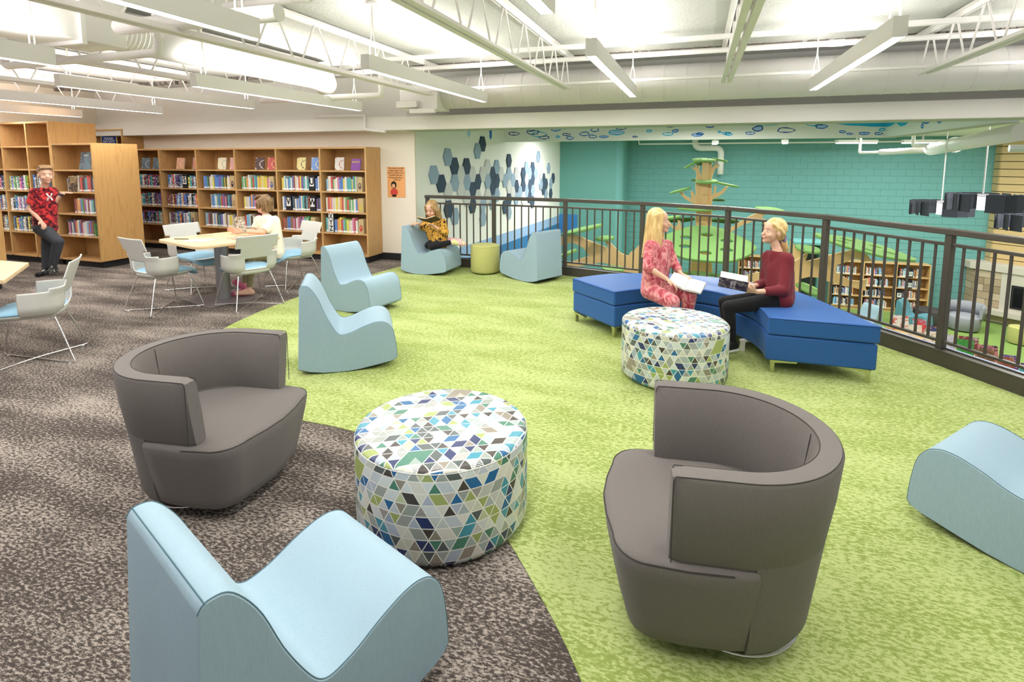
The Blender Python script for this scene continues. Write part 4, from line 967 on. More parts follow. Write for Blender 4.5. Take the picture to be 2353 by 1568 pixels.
def table(name, label, poly, cx, cy, rz=0, bx_=0, by_=0):
    t_ = thing(name, label, 'table', (cx, cy, 0), rz)
    MB().prism(poly, .712, .738).build('tabletop', MAPLE, t_, bev=.004)
    MB().prism([(x * .998, y * .998) for x, y in poly], .706, .712).build('edge_band', mat('maple_edge', (.66, .48, .27), .6), t_)
    MB().lathe([(.078, .012), (.078, .70)], 36, c=(bx_, by_, 0)).build('column', GREYMETAL, t_, smooth=True, auto=40)
    MB().prism([(bx_ - .33, by_ - .33), (bx_ + .33, by_ - .33), (bx_ + .33, by_ + .33), (bx_ - .33, by_ + .33)], 0, .012).build('base_plate', BASEMETAL, t_, bev=.004)
    MB().prism([(bx_ - .2, by_ - .2), (bx_ + .2, by_ - .2), (bx_ + .2, by_ + .2), (bx_ - .2, by_ + .2)], .70, .706).build('top_bracket', GREYMETAL, t_)
    return t_
def rsq(h, r_, k=6):
    out = []
    for sx, sy, a0 in ((1, -1, -90), (1, 1, 0), (-1, 1, 90), (-1, -1, 180)):
        out += arc(sx * (h - r_), sy * (h - r_), r_, a0, a0 + 90, k)
    return out
table('table', 'square maple-topped table with rounded corners on a grey column, by the wall bookcase', rsq(.50, .10), -5.36, 4.93, R(-17))
table('table', 'corner of a second maple-topped table at the left edge', [(0, 0), (-.95, -.03), (-1.35, -.7), (-.75, -1.2), (.62, -.56), (.66, -.54)], -5.69, 3.15, 0, -.62, -.55)
# column of the second table is hidden left of the frame
# papers and pens on the table
PG = picture('magazine', [(.75, .74, .72), (.60, .62, .68), (.75, .55, .50), (.78, .78, .76)], 11); PR = picture('red_sheet', [(.78, .74, .70), (.66, .20, .13), (.75, .45, .35), (.8, .78, .75)], 9)
def flat(name, label, x, y, w_, d_, rz, m, cat, th=.003, z=.7385):
    t_ = MB().box(-w_ / 2, w_ / 2, -d_ / 2, d_ / 2, 0, th).build(name, m, loc=(x, y, z), rz=rz); return tag(t_, label, cat)
flat('magazine', 'open pale magazine lying on the front of the maple table', -5.40, 4.66, .30, .22, R(12), PG, 'magazine', .005)
flat('magazine', 'magazine with a red and white cover beside the reading boy', -5.12, 5.03, .22, .28, R(-20), PR, 'magazine', .005)
p = MB().tube([(-.09, 0, 0), (.075, 0, 0), (.09, 0, 0)], [.005, .005, .001], 6).build('pen', BLACK, loc=(-5.68, 4.68, .7445), rz=R(15)); tag(p, 'black pen on the left of the maple table', 'pen')
p = MB().tube([(-.09, 0, 0), (.075, 0, 0), (.09, 0, 0)], [.004, .004, .001], 6).build('pencil', mat('pencil_tan', (.5, .38, .2), .5), loc=(-5.65, 4.98, .7435), rz=R(52)); tag(p, 'thin tan pencil lying towards the back of the maple table', 'pencil')

# ================================================================ lower room
# fireplace corner
BOARD = oak('pale_board', (.62, .45, .22), (.56, .39, .18), 'X', .7)
DARKGAP = mat('dark_gap', (.05, .035, .02), .8)
fp = thing('fireplace', 'corner fireplace of split stone with a concrete mantel and pale board chimney', 'fireplace', (7.91, 18.66, ZL), R(-45))
# local x runs along the diagonal face towards the camera side, local y away into the corner
MB().prism([(0, .04), (5.6, .04), (5.6, 1.5), (1.05, 1.5), (0, .46)], 1.45, 5.1).build('chimney_core', DARKGAP, fp)
bdm = MB().box(0, 5.6, 0, .05, .008, .198).mesh('board', BOARD)
z = 1.52
while z < 4.95: link('board', bdm, fp, bev=.004, loc=(0, 0, z)); z += .208
rt = MB().box(0, .05, .0, .32, .008, .198).mesh('board', BOARD)
z = 1.52
while z < 4.95: link('board', rt, fp, loc=(-.02, .0, z), rz=R(45)); z += .208
CONC = mat('concrete_cap', (.56, .52, .45), .85, bump=.15, bscale=40)
MB().prism([(-.60, -.14), (-.30, -.42), (5.6, -.42), (5.6, 1.4), (.9, 1.36)], 1.42, 1.62).build('mantel', CONC, fp, bev=.01)
STN = [mat('stone_%s' % n, c, .9, bump=.8, bscale=25) for n, c in (('tan', (.42, .33, .22)), ('beige', (.52, .43, .31)), ('brown', (.34, .26, .17)))]
MB().prism([(-.50, -.04), (-.20, -.33), (5.5, -.33), (5.5, 1.3), (.8, 1.25)], 0, 1.42).build('stone_core', mat('mortar', (.38, .33, .27), .95), fp)
sr = random.Random(5)
def course(x0, y0, x1, y1, hole=None):
    L = math.hypot(x1 - x0, y1 - y0); an = math.atan2(y1 - y0, x1 - x0)
    for k in range(7):
        s = -sr.uniform(0, .2)
        while s < L:
            l_ = min(.40, L - s); a_ = max(0, s)
            if s + l_ - a_ > .05 and not (hole and hole[0] < s + l_ / 2 < hole[1] and hole[2] < k * .2 + .1 < hole[3]):
                mb = MB().box(a_ + .005, s + l_ - .005, -.03 - sr.uniform(0, .012), 0, k * .2 + .006, k * .2 + .194)
                mb.build('stone', sr.choice(STN), fp, loc=(x0, y0, .01), rz=an)
            s += .40
course(-.50, -.05, -.20, -.33); course(-.20, -.33, 2.4, -.33, hole=(.75, 9, .35, 1.3))
MB().box(.42, 3.2, -.38, -.30, .38, 1.42).build('surround', CONC, fp, bev=.01)
MB().box(.66, 3.0, -.40, -.36, .48, 1.12).build('firebox', BLACK, fp, bev=.01); MB().box(.72, 2.9, -.405, -.40, .54, 1.06).build('firebox_glass', mat('dark_glass', (.01, .01, .012), .08), fp)
MB().box(-.35, 3.2, -.62, -.30, .25, .40).build('hearth', CONC, fp, bev=.01)
# lower bookcases
PM = (PINE, PINE, mat('pine_back', (.60, .38, .16), .6))
LS = [.10, .385, .68, .975, 1.27]
def lower_case(name, label, x0, x1, divs, yf=18.45):
    return bookcase(name, label, x0, x1, yf, yf + .38, 1.46, [.10, .42, .74, 1.07], divs, PM, kick=.09, kickm=PINE, z0=ZL)
lower_case('lower_bookcase', 'pale wooden bookcase of three bays full of white-labelled books, below by the teal block wall', 3.95, 6.45, [4.78, 5.62])
lower_case('lower_bookcase', 'pale wooden bookcase below, seen just left of the girl in maroon', 1.32, 3.1, [2.2])
rl = random.Random(21)
def stuff_row(mb, x0, x1, y, z, hmin=.18, hmax=.25):
    x = x0
    while x < x1:
        th = rl.uniform(.012, .035); h = rl.uniform(hmin, hmax); ci = rl.choice([2, 2, 10, 14, 3, 0, 1, 13, 4, 6, 12, 11])
        mb.box(x, x + th * .93, y, y + .16, z, z + h, ci); mb.box(x, x + th * .93, y - .002, y, z + .01, z + .035, 16); x += th
allc = [c for n, c in COVERS] + [LABELW]
for x0, x1 in ((3.98, 4.76), (4.80, 5.60), (5.64, 6.42), (1.36, 2.18), (2.22, 3.08)):
    mb = MB()
    for z in (.10, .42, .74, 1.07):
        x = x0 + .05
        while x < x1 - .28: w_ = rl.uniform(.12, .24); stuff_row(mb, x, min(x + w_, x1 - .2), 18.47, ZL + z); x += w_ + rl.uniform(.0, .05)
    o = mb.build('picture_books', allc); o['kind'] = 'stuff'
    tag(o, {3.98: 'thin picture books in the left bay of the three-bay lower bookcase', 4.80: 'thin picture books in the middle bay of the three-bay lower bookcase', 5.64: 'thin picture books in the right bay of the three-bay lower bookcase', 1.36: 'thin picture books in the left bay of the lower bookcase beside the girl in maroon', 2.22: 'thin picture books in the right bay of the lower bookcase behind the girl in maroon'}[x0], 'books')
for x, z, chh in ((5.95, .74, 'O'), (5.72, .42, 'P'), (5.95, 1.07, 'O')):
    t_ = thing('letter_sign', f'black block with card reading {chh} on the {"top" if z > 1 else "second" if z > .5 else "third"} shelf of the lower bookcase', 'sign', (x, 18.44, ZL + z), 0)
    MB().box(-.07, .07, 0, .15, 0, .25).build('block', BLACK, t_); MB().box(-.055, .055, -.002, 0, .04, .17).build('card', CARD, t_); text('letter', chh, .11, mat('green_ink', (.02, .12, .06), .6), t_, (0, -.003, .105), bold=.003)
# lower furniture
def lrocker(x, y, yaw, m, label):
    t_ = thing('rocking_chair', label, 'chair', (x, y, ZL + .0065), yaw); me = RK.copy(); me.materials.clear(); me.materials.append(m)
    link('cushion_body', me, t_); link('rocker_base', RB, t_)
lrocker(*((5.332, 17.154, -2.800))[:2], R(-35), fabric('teal_upholstery', (.10, .26, .32), .9), 'teal foam rocking chair on the lower floor in front of the pale bookcase')
lrocker(*((4.501, 16.219, -2.800))[:2], R(215), SKYBLUE, 'light blue foam rocking chair on the lower floor, mostly behind the bench end')
ottoman(0, 0, .37, .42, mat('charcoal_upholstery', (.060, .055, .055), .85), BLACK, 'dark grey round ottoman on the lower floor beside the teal rocking chair').location = (6.121, 17.382, -2.800)
ottoman(0, 0, .26, .42, LIMEFAB, mat('lime_seam', (.33, .33, .11), .8), 'lime green round stool on the lower floor at the right edge', None, 'stool', 'round_stool').location = (7.622, 16.200, -2.800)
ac = thing('armchair', 'pale grey two-tone armchair on the lower floor', 'armchair', (6.784, 17.079, -2.800), R(-115))
LG = fabric('pale_grey_upholstery', (.30, .31, .35), .9)
MB().loft([[(.34 * s_ * math.cos(R(k * 15)) * 1.05, .36 * s_ * math.sin(R(k * 15)), z) for k in range(24)] for z, s_ in ((.03, .88), (.06, .96), (.36, 1.04), (.40, 1.0), (.42, .8), (.42, .1))]).build('seat', LG, ac, smooth=True)
rings = []
for k in range(25):
    a = R(60 + 240 * k / 24); rings.append([(.40 * math.cos(a) * f, .42 * math.sin(a) * f, z) for f, z in ((1.0, .38), (1.04, .66), (.98, .72), (.86, .70), (.84, .38))])
MB().loft(rings).build('back_rest', LG, ac, smooth=True)
# low display case with picture books standing on it
A_ = Vector((3.58, 12.1)); B_ = Vector((4.82, 8.5)); dv = (B_ - A_); an = math.atan2(dv.y, dv.x); L = dv.length
dc = thing('display_case', 'low pale wooden case below the railing with picture books standing on top', 'bookcase', (A_.x, A_.y, ZL), an)
MB().box(0, L, -.02, .50, 1.22, 1.25).build('top_panel', PINE, dc, bev=.003); MB().box(0, L, .46, .48, .08, 1.22).build('back_panel', PINE, dc); MB().box(.02, L - .02, .04, .46, 0, .08).build('kick_base', BLACK, dc)
for k in range(6): MB().box(L * k / 5 - (.03 if k else 0), L * k / 5 + (.03 if k < 5 else 0), 0, .46, .08, 1.22).build('divider', PINE, dc)
for z in (.10, .42, .74): MB().box(0, L, .01, .46, z - .02, z).build('shelf', PINE, dc)
PALS = [('white with red lettering', [(.75, .72, .66), (.6, .1, .08), (.7, .5, .3)]), ('red oval on blue', [(.62, .06, .06), (.25, .45, .62), (.7, .55, .4)]), ('pale cream', [(.74, .68, .58), (.66, .55, .45), (.55, .5, .5)]), ('dark blue and orange', [(.03, .05, .20), (.65, .25, .06), (.08, .12, .35)]), ('cream with brown shapes', [(.76, .70, .60), (.35, .22, .12), (.7, .6, .45)]), ('green and yellow', [(.35, .45, .12), (.75, .65, .2), (.6, .3, .1)]),
        ('lilac and white', [(.55, .5, .68), (.75, .74, .72), (.4, .3, .5)]), ('maroon and grey', [(.25, .05, .06), (.5, .45, .42), (.1, .08, .08)]), ('bright green', [(.05, .30, .05), (.1, .4, .1), (.02, .2, .04)]), ('pink and black', [(.62, .25, .28), (.05, .04, .05), (.7, .6, .5)]), ('brown landscape', [(.20, .11, .06), (.35, .2, .1), (.12, .07, .05)]), ('purple with white band', [(.16, .08, .36), (.6, .62, .72), (.12, .1, .3)]), ('rust red', [(.40, .10, .06), (.55, .25, .12), (.2, .08, .05)]), ('deep purple', [(.12, .04, .22), (.3, .15, .4), (.1, .05, .15)]), ('turquoise', [(.03, .28, .36), (.1, .45, .5), (.02, .2, .3)])]
for k in range(22):
    nm, pal_ = PALS[k % 15]; s = .25 + k * .185; row = k % 2
    if s > L - .1: break
    p = A_ + dv.normalized() * s; nrm_ = Vector((math.sin(an), -math.cos(an))) * -1
    q = p + Vector((-math.sin(an), math.cos(an))) * (.10 + .22 * row)
    face_book(q.x, q.y, ZL + 1.251, rl.uniform(.20, .27), rl.uniform(.20, .30), picture('pb%d' % (k % 15), [pal_[0], pal_[0], pal_[1], pal_[2]], 10), f'{nm} picture book, {ordinal(k)} from the far end of the display case', rz=math.degrees(an) + 90 + rl.uniform(-8, 8) - 20, rx=-15, easel=(k % 3 == 0), grp='picture books on the low display case', th=.012)

# ---- wooden play tree
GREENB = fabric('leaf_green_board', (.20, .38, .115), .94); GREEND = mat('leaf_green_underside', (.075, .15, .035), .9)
tree = thing('play_tree', 'tall indoor tree of plywood boards with green leaf-shaped shelves', 'play structure', (.13, 14.3, ZL))
def leafp(rx, ry, n=22, seed=0, amp=.09, holes=4, hr=.16):
    r_ = random.Random(seed); ph = r_.uniform(0, 6)
    out = [(rx * math.cos(2 * math.pi * k / n) * (1 + amp * math.sin(4 * 2 * math.pi * k / n + ph)), ry * math.sin(2 * math.pi * k / n) * (1 + amp * math.cos(3 * 2 * math.pi * k / n + ph))) for k in range(n)]
    hs = []
    for h in range(holes):
        a = 2 * math.pi * h / holes + ph; cx, cy = rx * .52 * math.cos(a), ry * .52 * math.sin(a)
        hs.append([(cx + rx * hr * math.cos(2 * math.pi * k / 12), cy + ry * hr * .8 * math.sin(2 * math.pi * k / 12)) for k in range(12)])
    return out, hs
def leaf(x, y, z, rx, ry, seed, rot=(0, 0, 0), holes=4, amp=.09, m=None, hr=.16, th=.04):
    o_, h_ = leafp(rx, ry, seed=seed, holes=holes, amp=amp, hr=hr); p = plate('leaf_board', o_, h_, th, m or GREENB, tree); p.location = (x, y, z); p.rotation_euler = rot; return p
TK = 4.62
def tleaf(c_, hw, ry, seed, rot=(0, 0, 0), holes=4, m=None, hr=.17, amp=.07, th=.035):
    leaf(c_[0] - .13, c_[1] - 14.3, c_[2] - ZL, hw * .01085, ry * .01085, seed, rot, holes, amp, m, hr, th)
def tfin(poly, y=0.0, th=.05, yaw=0):
    mb = MB(); mb.prism([(a - .13, z - ZL) for a, z in poly], -th / 2, th / 2, fr=lambda a, b, h: (a, h, b)); mb.build('branch_board', PLY, tree, bev=.004, loc=(0, y, 0), rz=yaw)
MB().box(-.085 + .03, .085 + .03, -.08, .08, 0, 4.42).build('trunk_post', PLY, tree, bev=.006)
tfin([(-0.020, -0.023), (-0.026, 0.426), (-0.033, 0.559), (-0.063, 1.136), (-0.047, 1.290), (-0.060, 1.396), (-0.180, 1.477), (-0.177, 1.501), (-0.092, 1.484), (-0.083, 1.576), (-0.058, 1.572), (-0.039, 1.462), (-0.005, 1.543), (0.019, 1.537), (0.015, 1.418), (0.078, 1.274), (0.098, 1.094), (0.101, 0.563), (0.111, -0.017), (0.098, -0.923), (0.078, -1.520), (-0.115, -1.534), (-0.093, -0.934)], -.04, yaw=R(5))
tfin([(0.186, 1.183), (0.226, 1.315), (0.263, 1.576), (0.310, 1.587), (0.307, 1.463), (0.377, 1.551), (0.385, 1.659), (0.414, 1.650), (0.406, 1.551), (0.491, 1.564), (0.485, 1.521), (0.390, 1.451), (0.353, 1.348), (0.317, 1.217), (0.324, 1.031), (0.338, 0.569), (0.367, -0.007), (0.409, -0.903), (0.458, -1.491), (0.290, -1.503), (0.148, -0.016), (0.139, 0.564), (0.133, 1.050)], .04, yaw=R(-6))
tfin([(0.022, 0.543), (-0.029, 0.559), (-0.149, 0.619), (-0.297, 0.705), (-0.395, 0.819), (-0.435, 0.868), (-0.372, 0.891), (-0.278, 0.777), (-0.140, 0.708), (-0.172, 0.899), (-0.113, 0.900), (-0.049, 0.770), (0.031, 0.588)], -.12)
tfin([(0.294, 0.550), (0.302, 0.745), (0.371, 0.878), (0.378, 1.027), (0.414, 1.054), (0.435, 1.033), (0.409, 0.857), (0.526, 0.907), (0.643, 1.031), (0.708, 1.032), (0.609, 0.878), (0.495, 0.780), (0.353, 0.719), (0.343, 0.551)], -.10)
tfin([(-0.661, 0.180), (-0.558, 0.042), (-0.471, 0.023), (-0.427, 0.115), (-0.455, 0.187), (-0.377, 0.171), (-0.359, 0.036), (-0.296, -0.045), (-0.020, -0.034), (-0.015, -0.158), (-0.336, -0.149), (-0.511, -0.070), (-0.632, 0.040)], -.3)
tfin([(0.085, 1.642), (0.168, 1.642), (0.253, -0.012), (0.374, -1.497), (0.142, -1.515)], .0, yaw=R(80))
for z_ in (2.9, 3.3, 3.62): MB().box(-.02, .08, -.12, -.08, z_, z_ + .14).build('trunk_block', PLY, tree, bev=.004)
tleaf((0.122, 14.302, 1.670), 24, 20, 1, (R(8), R(2), 0)); tleaf((0.127, 14.505, 1.572), 19, 15, 2, (R(-6), 0, 0), 3, GREEND)
tleaf((-0.189, 14.181, 1.552), 14, 8, 3, (R(5), R(-30), 0), 0); tleaf((0.488, 14.428, 1.670), 15, 8, 4, (R(2), R(13), 0), 0)
tleaf((0.201, 14.159, 1.150), 24, 19, 5, (R(8), 0, 0)); tleaf((-0.096, 14.591, 1.164), 7, 8, 6, (0, 0, 0), 0, GREEND)
tleaf((-0.410, 14.029, 0.922), 21, 10, 7, (R(4), R(-16), 0), 0); tleaf((0.694, 14.424, 1.061), 21, 10, 8, (R(2), R(11), 0), 0)
tleaf((0.495, 14.626, 0.665), 14, 10, 9, (R(-8), 0, 0), 0, GREEND)
tleaf((-0.007, 13.904, 0.512), 44, 22, 10, (R(10), 0, 0), 3, hr=.12)
tleaf((-0.394, 14.366, 0.152), 32, 22, 11, (R(-14), R(-6), 0), 3, GREEND); tleaf((0.665, 14.726, 0.130), 31, 24, 12, (R(-14), R(2), 0), 4, GREEND, .2)
tleaf((-0.572, 13.997, 0.249), 18, 10, 15, (R(6), R(-8), 0), 0)
tleaf((0.226, 13.248, -0.280), 92, 70, 13, (R(24), R(2), 0), 6, hr=.15, amp=.08, th=.05)
tleaf((0.162, 13.447, -1.087), 52, 40, 14, (R(2), 0, 0), 3, GREEND)
for k, (x_, y_, w_, nm_) in enumerate(((-.55, .5, .5, 'dark bin with a blue rim under the large green leaf board'), (.85, .4, .62, 'dark grey round bin under the right of the large green leaf board'))):
    t_ = thing('bin', nm_, 'bin', (.13 + x_, 14.3 + y_, ZL)); MB().lathe([(w_ * .4, 0), (w_ * .5, 1.15)], 24).build('body', mat('charcoal_plastic', (.05, .05, .06), .6), t_, smooth=True, auto=40); MB().lathe([(w_ * .52, 1.15), (w_ * .52, 1.2)], 24).build('rim', mat('blue_rim', (.02, .04, .12), .5) if k == 0 else BLACK, t_)
# climbing branches left and right of the tree, flat curved boards
def board(label, poly, x, y, z, yaw, leaves=(), th=.06):
    t_ = thing('branch_panel', label, 'play structure', (x, y, z), R(yaw)); mb = MB(); mb.prism(poly, -th / 2, th / 2, fr=lambda a, b, h: (a, h, b)); mb.build('branch_board', PLY, t_, bev=.004)
    for (lx, ly, lz, rx, ry, rot, sd, ho) in leaves:
        o_, h_ = leafp(rx, ry, seed=sd, holes=ho, amp=.07); p = plate('leaf_board', o_, h_, .04, GREENB, t_); p.location = (lx, ly, lz); p.rotation_euler = rot
    return t_

board('curved plywood branch board with small green leaf shelves, behind the empty blue rocking chair',
  [(-3.134, -0.195), (-2.889, -0.058), (-2.762, -0.094), (-2.635, -0.109), (-2.435, -0.204), (-2.238, -0.268), (-1.990, -0.358), (-1.918, -0.396), (-2.024, -0.185), (-1.953, -0.182), (-1.819, -0.309), (-1.654, -0.474), (-1.473, -0.536), (-1.406, -0.440), (-1.338, -0.406), (-1.214, -0.258), (-0.913, -0.584), (-0.719, -0.653), (-0.702, -1.218), (-1.645, -1.300), (-1.839, -0.774), (-2.075, -0.726), (-2.405, -0.809), (-2.667, -0.868), (-2.944, -0.875), (-2.902, -0.777), (-2.732, -0.724), (-2.367, -0.587), (-2.526, -0.397), (-2.791, -0.284), (-2.907, -0.322), (-3.132, -0.407)],
  0, 12.6, 0, 0, [(-2.544, -0.100, 0.042, .48, .22, (R(6), R(-15), 0), 31, 0), (-1.982, -0.200, -0.125, .20, .14, (R(10), R(-6), 0), 32, 2), (-2.917, 0.100, -0.571, .24, .14, (R(8), R(-22), 0), 33, 0), (-1.759, -0.400, -0.786, .25, .18, (R(8), R(0), 0), 35, 0)])
board('lower curved plywood board peeking over the blue bench behind the girl in pink',
  [(-1.735, -0.964), (-1.203, -0.983), (-0.741, -1.143), (-0.725, -1.674), (-1.717, -1.758)], 0, 13.2, 0, 0)
board('long plywood branch board with green leaf shelves in front of the three-bay lower bookcase',
  [(0.907, -1.067), (1.362, -0.892), (1.722, -0.828), (2.099, -0.584), (2.160, -0.561), (2.341, -0.373), (2.376, -0.391), (2.326, -0.580), (2.647, -0.473), (2.787, -0.407), (3.171, -0.279), (3.359, -0.250), (3.530, -0.384), (3.602, -0.493), (3.457, -0.512), (3.306, -0.454), (3.209, -0.488), (3.065, -0.574), (2.951, -0.620), (2.935, -0.777), (3.084, -0.873), (3.229, -0.941), (3.403, -0.947), (3.530, -0.881), (3.507, -1.027), (3.548, -1.158), (3.222, -1.087), (3.096, -1.077), (2.959, -1.029), (2.779, -0.993), (2.587, -0.928), (2.423, -0.920), (2.132, -1.020), (1.561, -1.224), (0.920, -1.355)],
  0, 13.4, 0, 0, [(3.385, -0.200, -0.171, .92, .34, (R(14), R(13), 0), 41, 5), (2.336, -0.200, -0.273, .26, .2, (R(12), R(7), 0), 42, 2), (2.429, -0.200, -1.171, .30, .22, (R(12), R(20), 0), 43, 1)])
board('slim plywood branch rising right of the tree trunk to a flat green leaf',
  [(0.409, -0.185), (0.648, -0.037), (0.976, 0.207), (1.180, 0.349), (1.391, 0.459), (1.605, 0.465), (1.444, 0.337), (1.540, 0.279), (1.399, 0.294), (0.981, 0.103), (0.682, -0.131), (0.463, -0.300)], 0, 13.9, 0, 0, [(1.591, -0.100, 0.524, .30, .16, (R(10), R(5), 0), 44, 0)])
nk = thing('play_nook', 'open plywood play box with a teal rim and grey padding behind the long branch board', 'play structure', (0, 16.2, 0))
a_ = (2.531, 0, -0.526); b2_ = (3.288, 0, -2.076)
x0_, z1_, x1_, z0_ = a_[0], a_[2], b2_[0], b2_[2]
MB().box(x0_, x1_, 0, .8, z1_ - .07, z1_).box(x1_ - .12, x1_, 0, .8, z0_, z1_ - .07).build('rim', TEAL, nk, bev=.004)
MB().box(x0_, x1_ - .55, .1, .8, z0_, z1_ - .07).build('side_board', PLY, nk); MB().box(x1_ - .55, x1_ - .12, .5, .8, z0_, z1_ - .07).build('interior', mat('opening_dark', (.06, .07, .08), .8), nk)  # dark block: the darkness of the box opening is put into its colour

# ================================================================ people
def ring_basis(d):
    d = d.normalized(); a = d.orthogonal().normalized(); return a, d.cross(a)
def capsule(mb, p, q, r1, r2, cap1=True, cap2=True, n=14):
    p = Vector(p); q = Vector(q); d = q - p
    if d.length < 1e-5: d = Vector((0, 0, 1e-4))
    a, b = ring_basis(d); dn = d.normalized(); rings = []
    if cap1:
        for k in range(4): t_ = R(-85 + 85 * k / 4); rings.append((p + dn * r1 * math.sin(t_), r1 * math.cos(t_)))
    rings.append((p, r1)); rings.append((q, r2))
    if cap2:
        for k in range(1, 5): t_ = R(85 * k / 4); rings.append((q + dn * r2 * math.sin(t_), r2 * math.cos(t_)))
    mb.loft([[c_ + (a * math.cos(2 * math.pi * k / n) + b * math.sin(2 * math.pi * k / n)) * r_ for k in range(n)] for c_, r_ in rings])
def ellip(mb, c, rad, M=None, n=16):
    c = Vector(c); M = M or Matrix.Identity(3); rings = []
    for i in range(1, 12):
        t_ = math.pi * i / 12 - math.pi / 2; rings.append([c + M @ Vector((rad[0] * math.cos(t_) * math.cos(2 * math.pi * k / n), rad[1] * math.cos(t_) * math.sin(2 * math.pi * k / n), rad[2] * math.sin(t_))) for k in range(n)])
    mb.loft(rings)
def chain(mb, pts, rs, **kw):
    for i in range(len(pts) - 1): capsule(mb, pts[i], pts[i + 1], rs[i], rs[i + 1], **kw)
def flesh(name, mb, m, parent, voxel=.006, smooth=4):
    me = bpy.data.meshes.new(name + '_raw'); me.from_pydata([tuple(v) for v in mb.v], [], mb.f)
    bm = bmesh.new(); bm.from_mesh(me); bmesh.ops.recalc_face_normals(bm, faces=bm.faces); bm.to_mesh(me); bm.free()
    o = bpy.data.objects.new(name + '_raw', me); COL.objects.link(o)
    r_ = o.modifiers.new('r', 'REMESH'); r_.mode = 'VOXEL'; r_.voxel_size = voxel
    s_ = o.modifiers.new('s', 'SMOOTH'); s_.iterations = smooth; s_.factor = .5
    dg = bpy.context.evaluated_depsgraph_get(); dg.update()
    out = bpy.data.meshes.new_from_object(o.evaluated_get(dg)); out.name = name
    COL.objects.unlink(o); bpy.data.objects.remove(o)
    out.materials.clear(); out.materials.append(m); out.shade_smooth()
    return link(name, out, parent)
def frame(fwd, up=(0, 0, 1)):
    f = Vector(fwd).normalized(); u = Vector(up); u = (u - f * u.dot(f)).normalized(); r_ = f.cross(u); return Matrix((r_, f, u)).transposed()   # local x right, y forward, z up
IR = Vector((.946, .324, 0)); TC = Vector((.324, -.946, 0))      # to the right of, and towards, the viewer
SKIN = mat('fair_skin', (.72, .43, .31), .5, spec=.35); SKIN.node_tree.nodes['Principled BSDF'].inputs['Subsurface Weight'].default_value = .08
SKIN.node_tree.nodes['Principled BSDF'].inputs['Subsurface Radius'].default_value = (.02, .008, .005)
LIP = mat('lips', (.55, .16, .14), .45); EYEW = mat('eye_white', (.80, .78, .75), .3); IRIS = mat('eye_iris', (.05, .06, .07), .2)
def hairmat(name, c, d):
    m = mat(name, c, .45, spec=.4); t = NT(m); f = t.noise(t.coord('Object', (60, 60, 5)), 1.0, 4, .6); t.color(t.ramp(f, [(.38, d), (.62, c)])); t.bump(f, .6, .004); return m
def head(mb, c, M, s):
    """s = head height"""
    k = s / .22; P = lambda x, y, z: Vector(c) + M @ Vector((x, y, z)) * k
    ellip(mb, P(0, -.010, .028), (.071 * k, .090 * k, .082 * k), M)
    ellip(mb, P(0, .022, -.022), (.058 * k, .062 * k, .070 * k), M)
    ellip(mb, P(0, .034, -.058), (.040 * k, .044 * k, .044 * k), M)
    capsule(mb, P(0, .070, -.082), P(0, .066, -.080), .018 * k, .018 * k)
    capsule(mb, P(0, .078, .006), P(0, .094, -.024), .008 * k, .0125 * k)
    for s_ in (-1, 1):
        ellip(mb, P(s_ * .034, .056, -.030), (.023 * k, .022 * k, .022 * k), M)
        ellip(mb, P(s_ * .072, -.006, -.008), (.009 * k, .018 * k, .029 * k), M)
    capsule(mb, P(0, .080, -.050), P(0, .078, -.058), .015 * k, .013 * k)
def face_bits(c, M, s, parent, smile=True, closed=False, brow=(.25, .15, .07)):
    k = s / .22; P = lambda x, y, z: Vector(c) + M @ Vector((x, y, z)) * k
    for s_ in (-1, 1):
        mb = MB(); ellip(mb, P(s_ * .027, .0705, .002), (.0105 * k, .007 * k, (.0028 if closed else .0052) * k), M, 10); eo = mb.build('eye', IRIS if closed else EYEW, parent, smooth=True)
        if not closed: mb = MB(); ellip(mb, P(s_ * .027, .0750, .002), (.0052 * k, .0036 * k, .0052 * k), M, 8); mb.build('iris', IRIS, eo, smooth=True)
        mb = MB(); chain(mb, [P(s_ * .014, .0785, .020), P(s_ * .028, .0770, .024), P(s_ * .043, .068, .019)], [.0020 * k, .0023 * k, .0014 * k]); mb.build('eyebrow', mat('brow_%d' % int(brow[0] * 100), brow, .7), parent)
    mb = MB(); w_ = .024 if smile else .015
    chain(mb, [P(-w_, .076, -.046 if smile else -.052), P(-.01, .0905, -.053), P(.01, .0905, -.053), P(w_, .076, -.046 if smile else -.052)], [.002 * k, .0045 * k, .0045 * k, .002 * k]); mb.build('mouth', LIP, parent, smooth=True)
    if smile: mb = MB(); chain(mb, [P(-.014, .0895, -.0505), P(.014, .0895, -.0505)], [.003 * k, .003 * k]); mb.build('teeth', EYEW, parent)
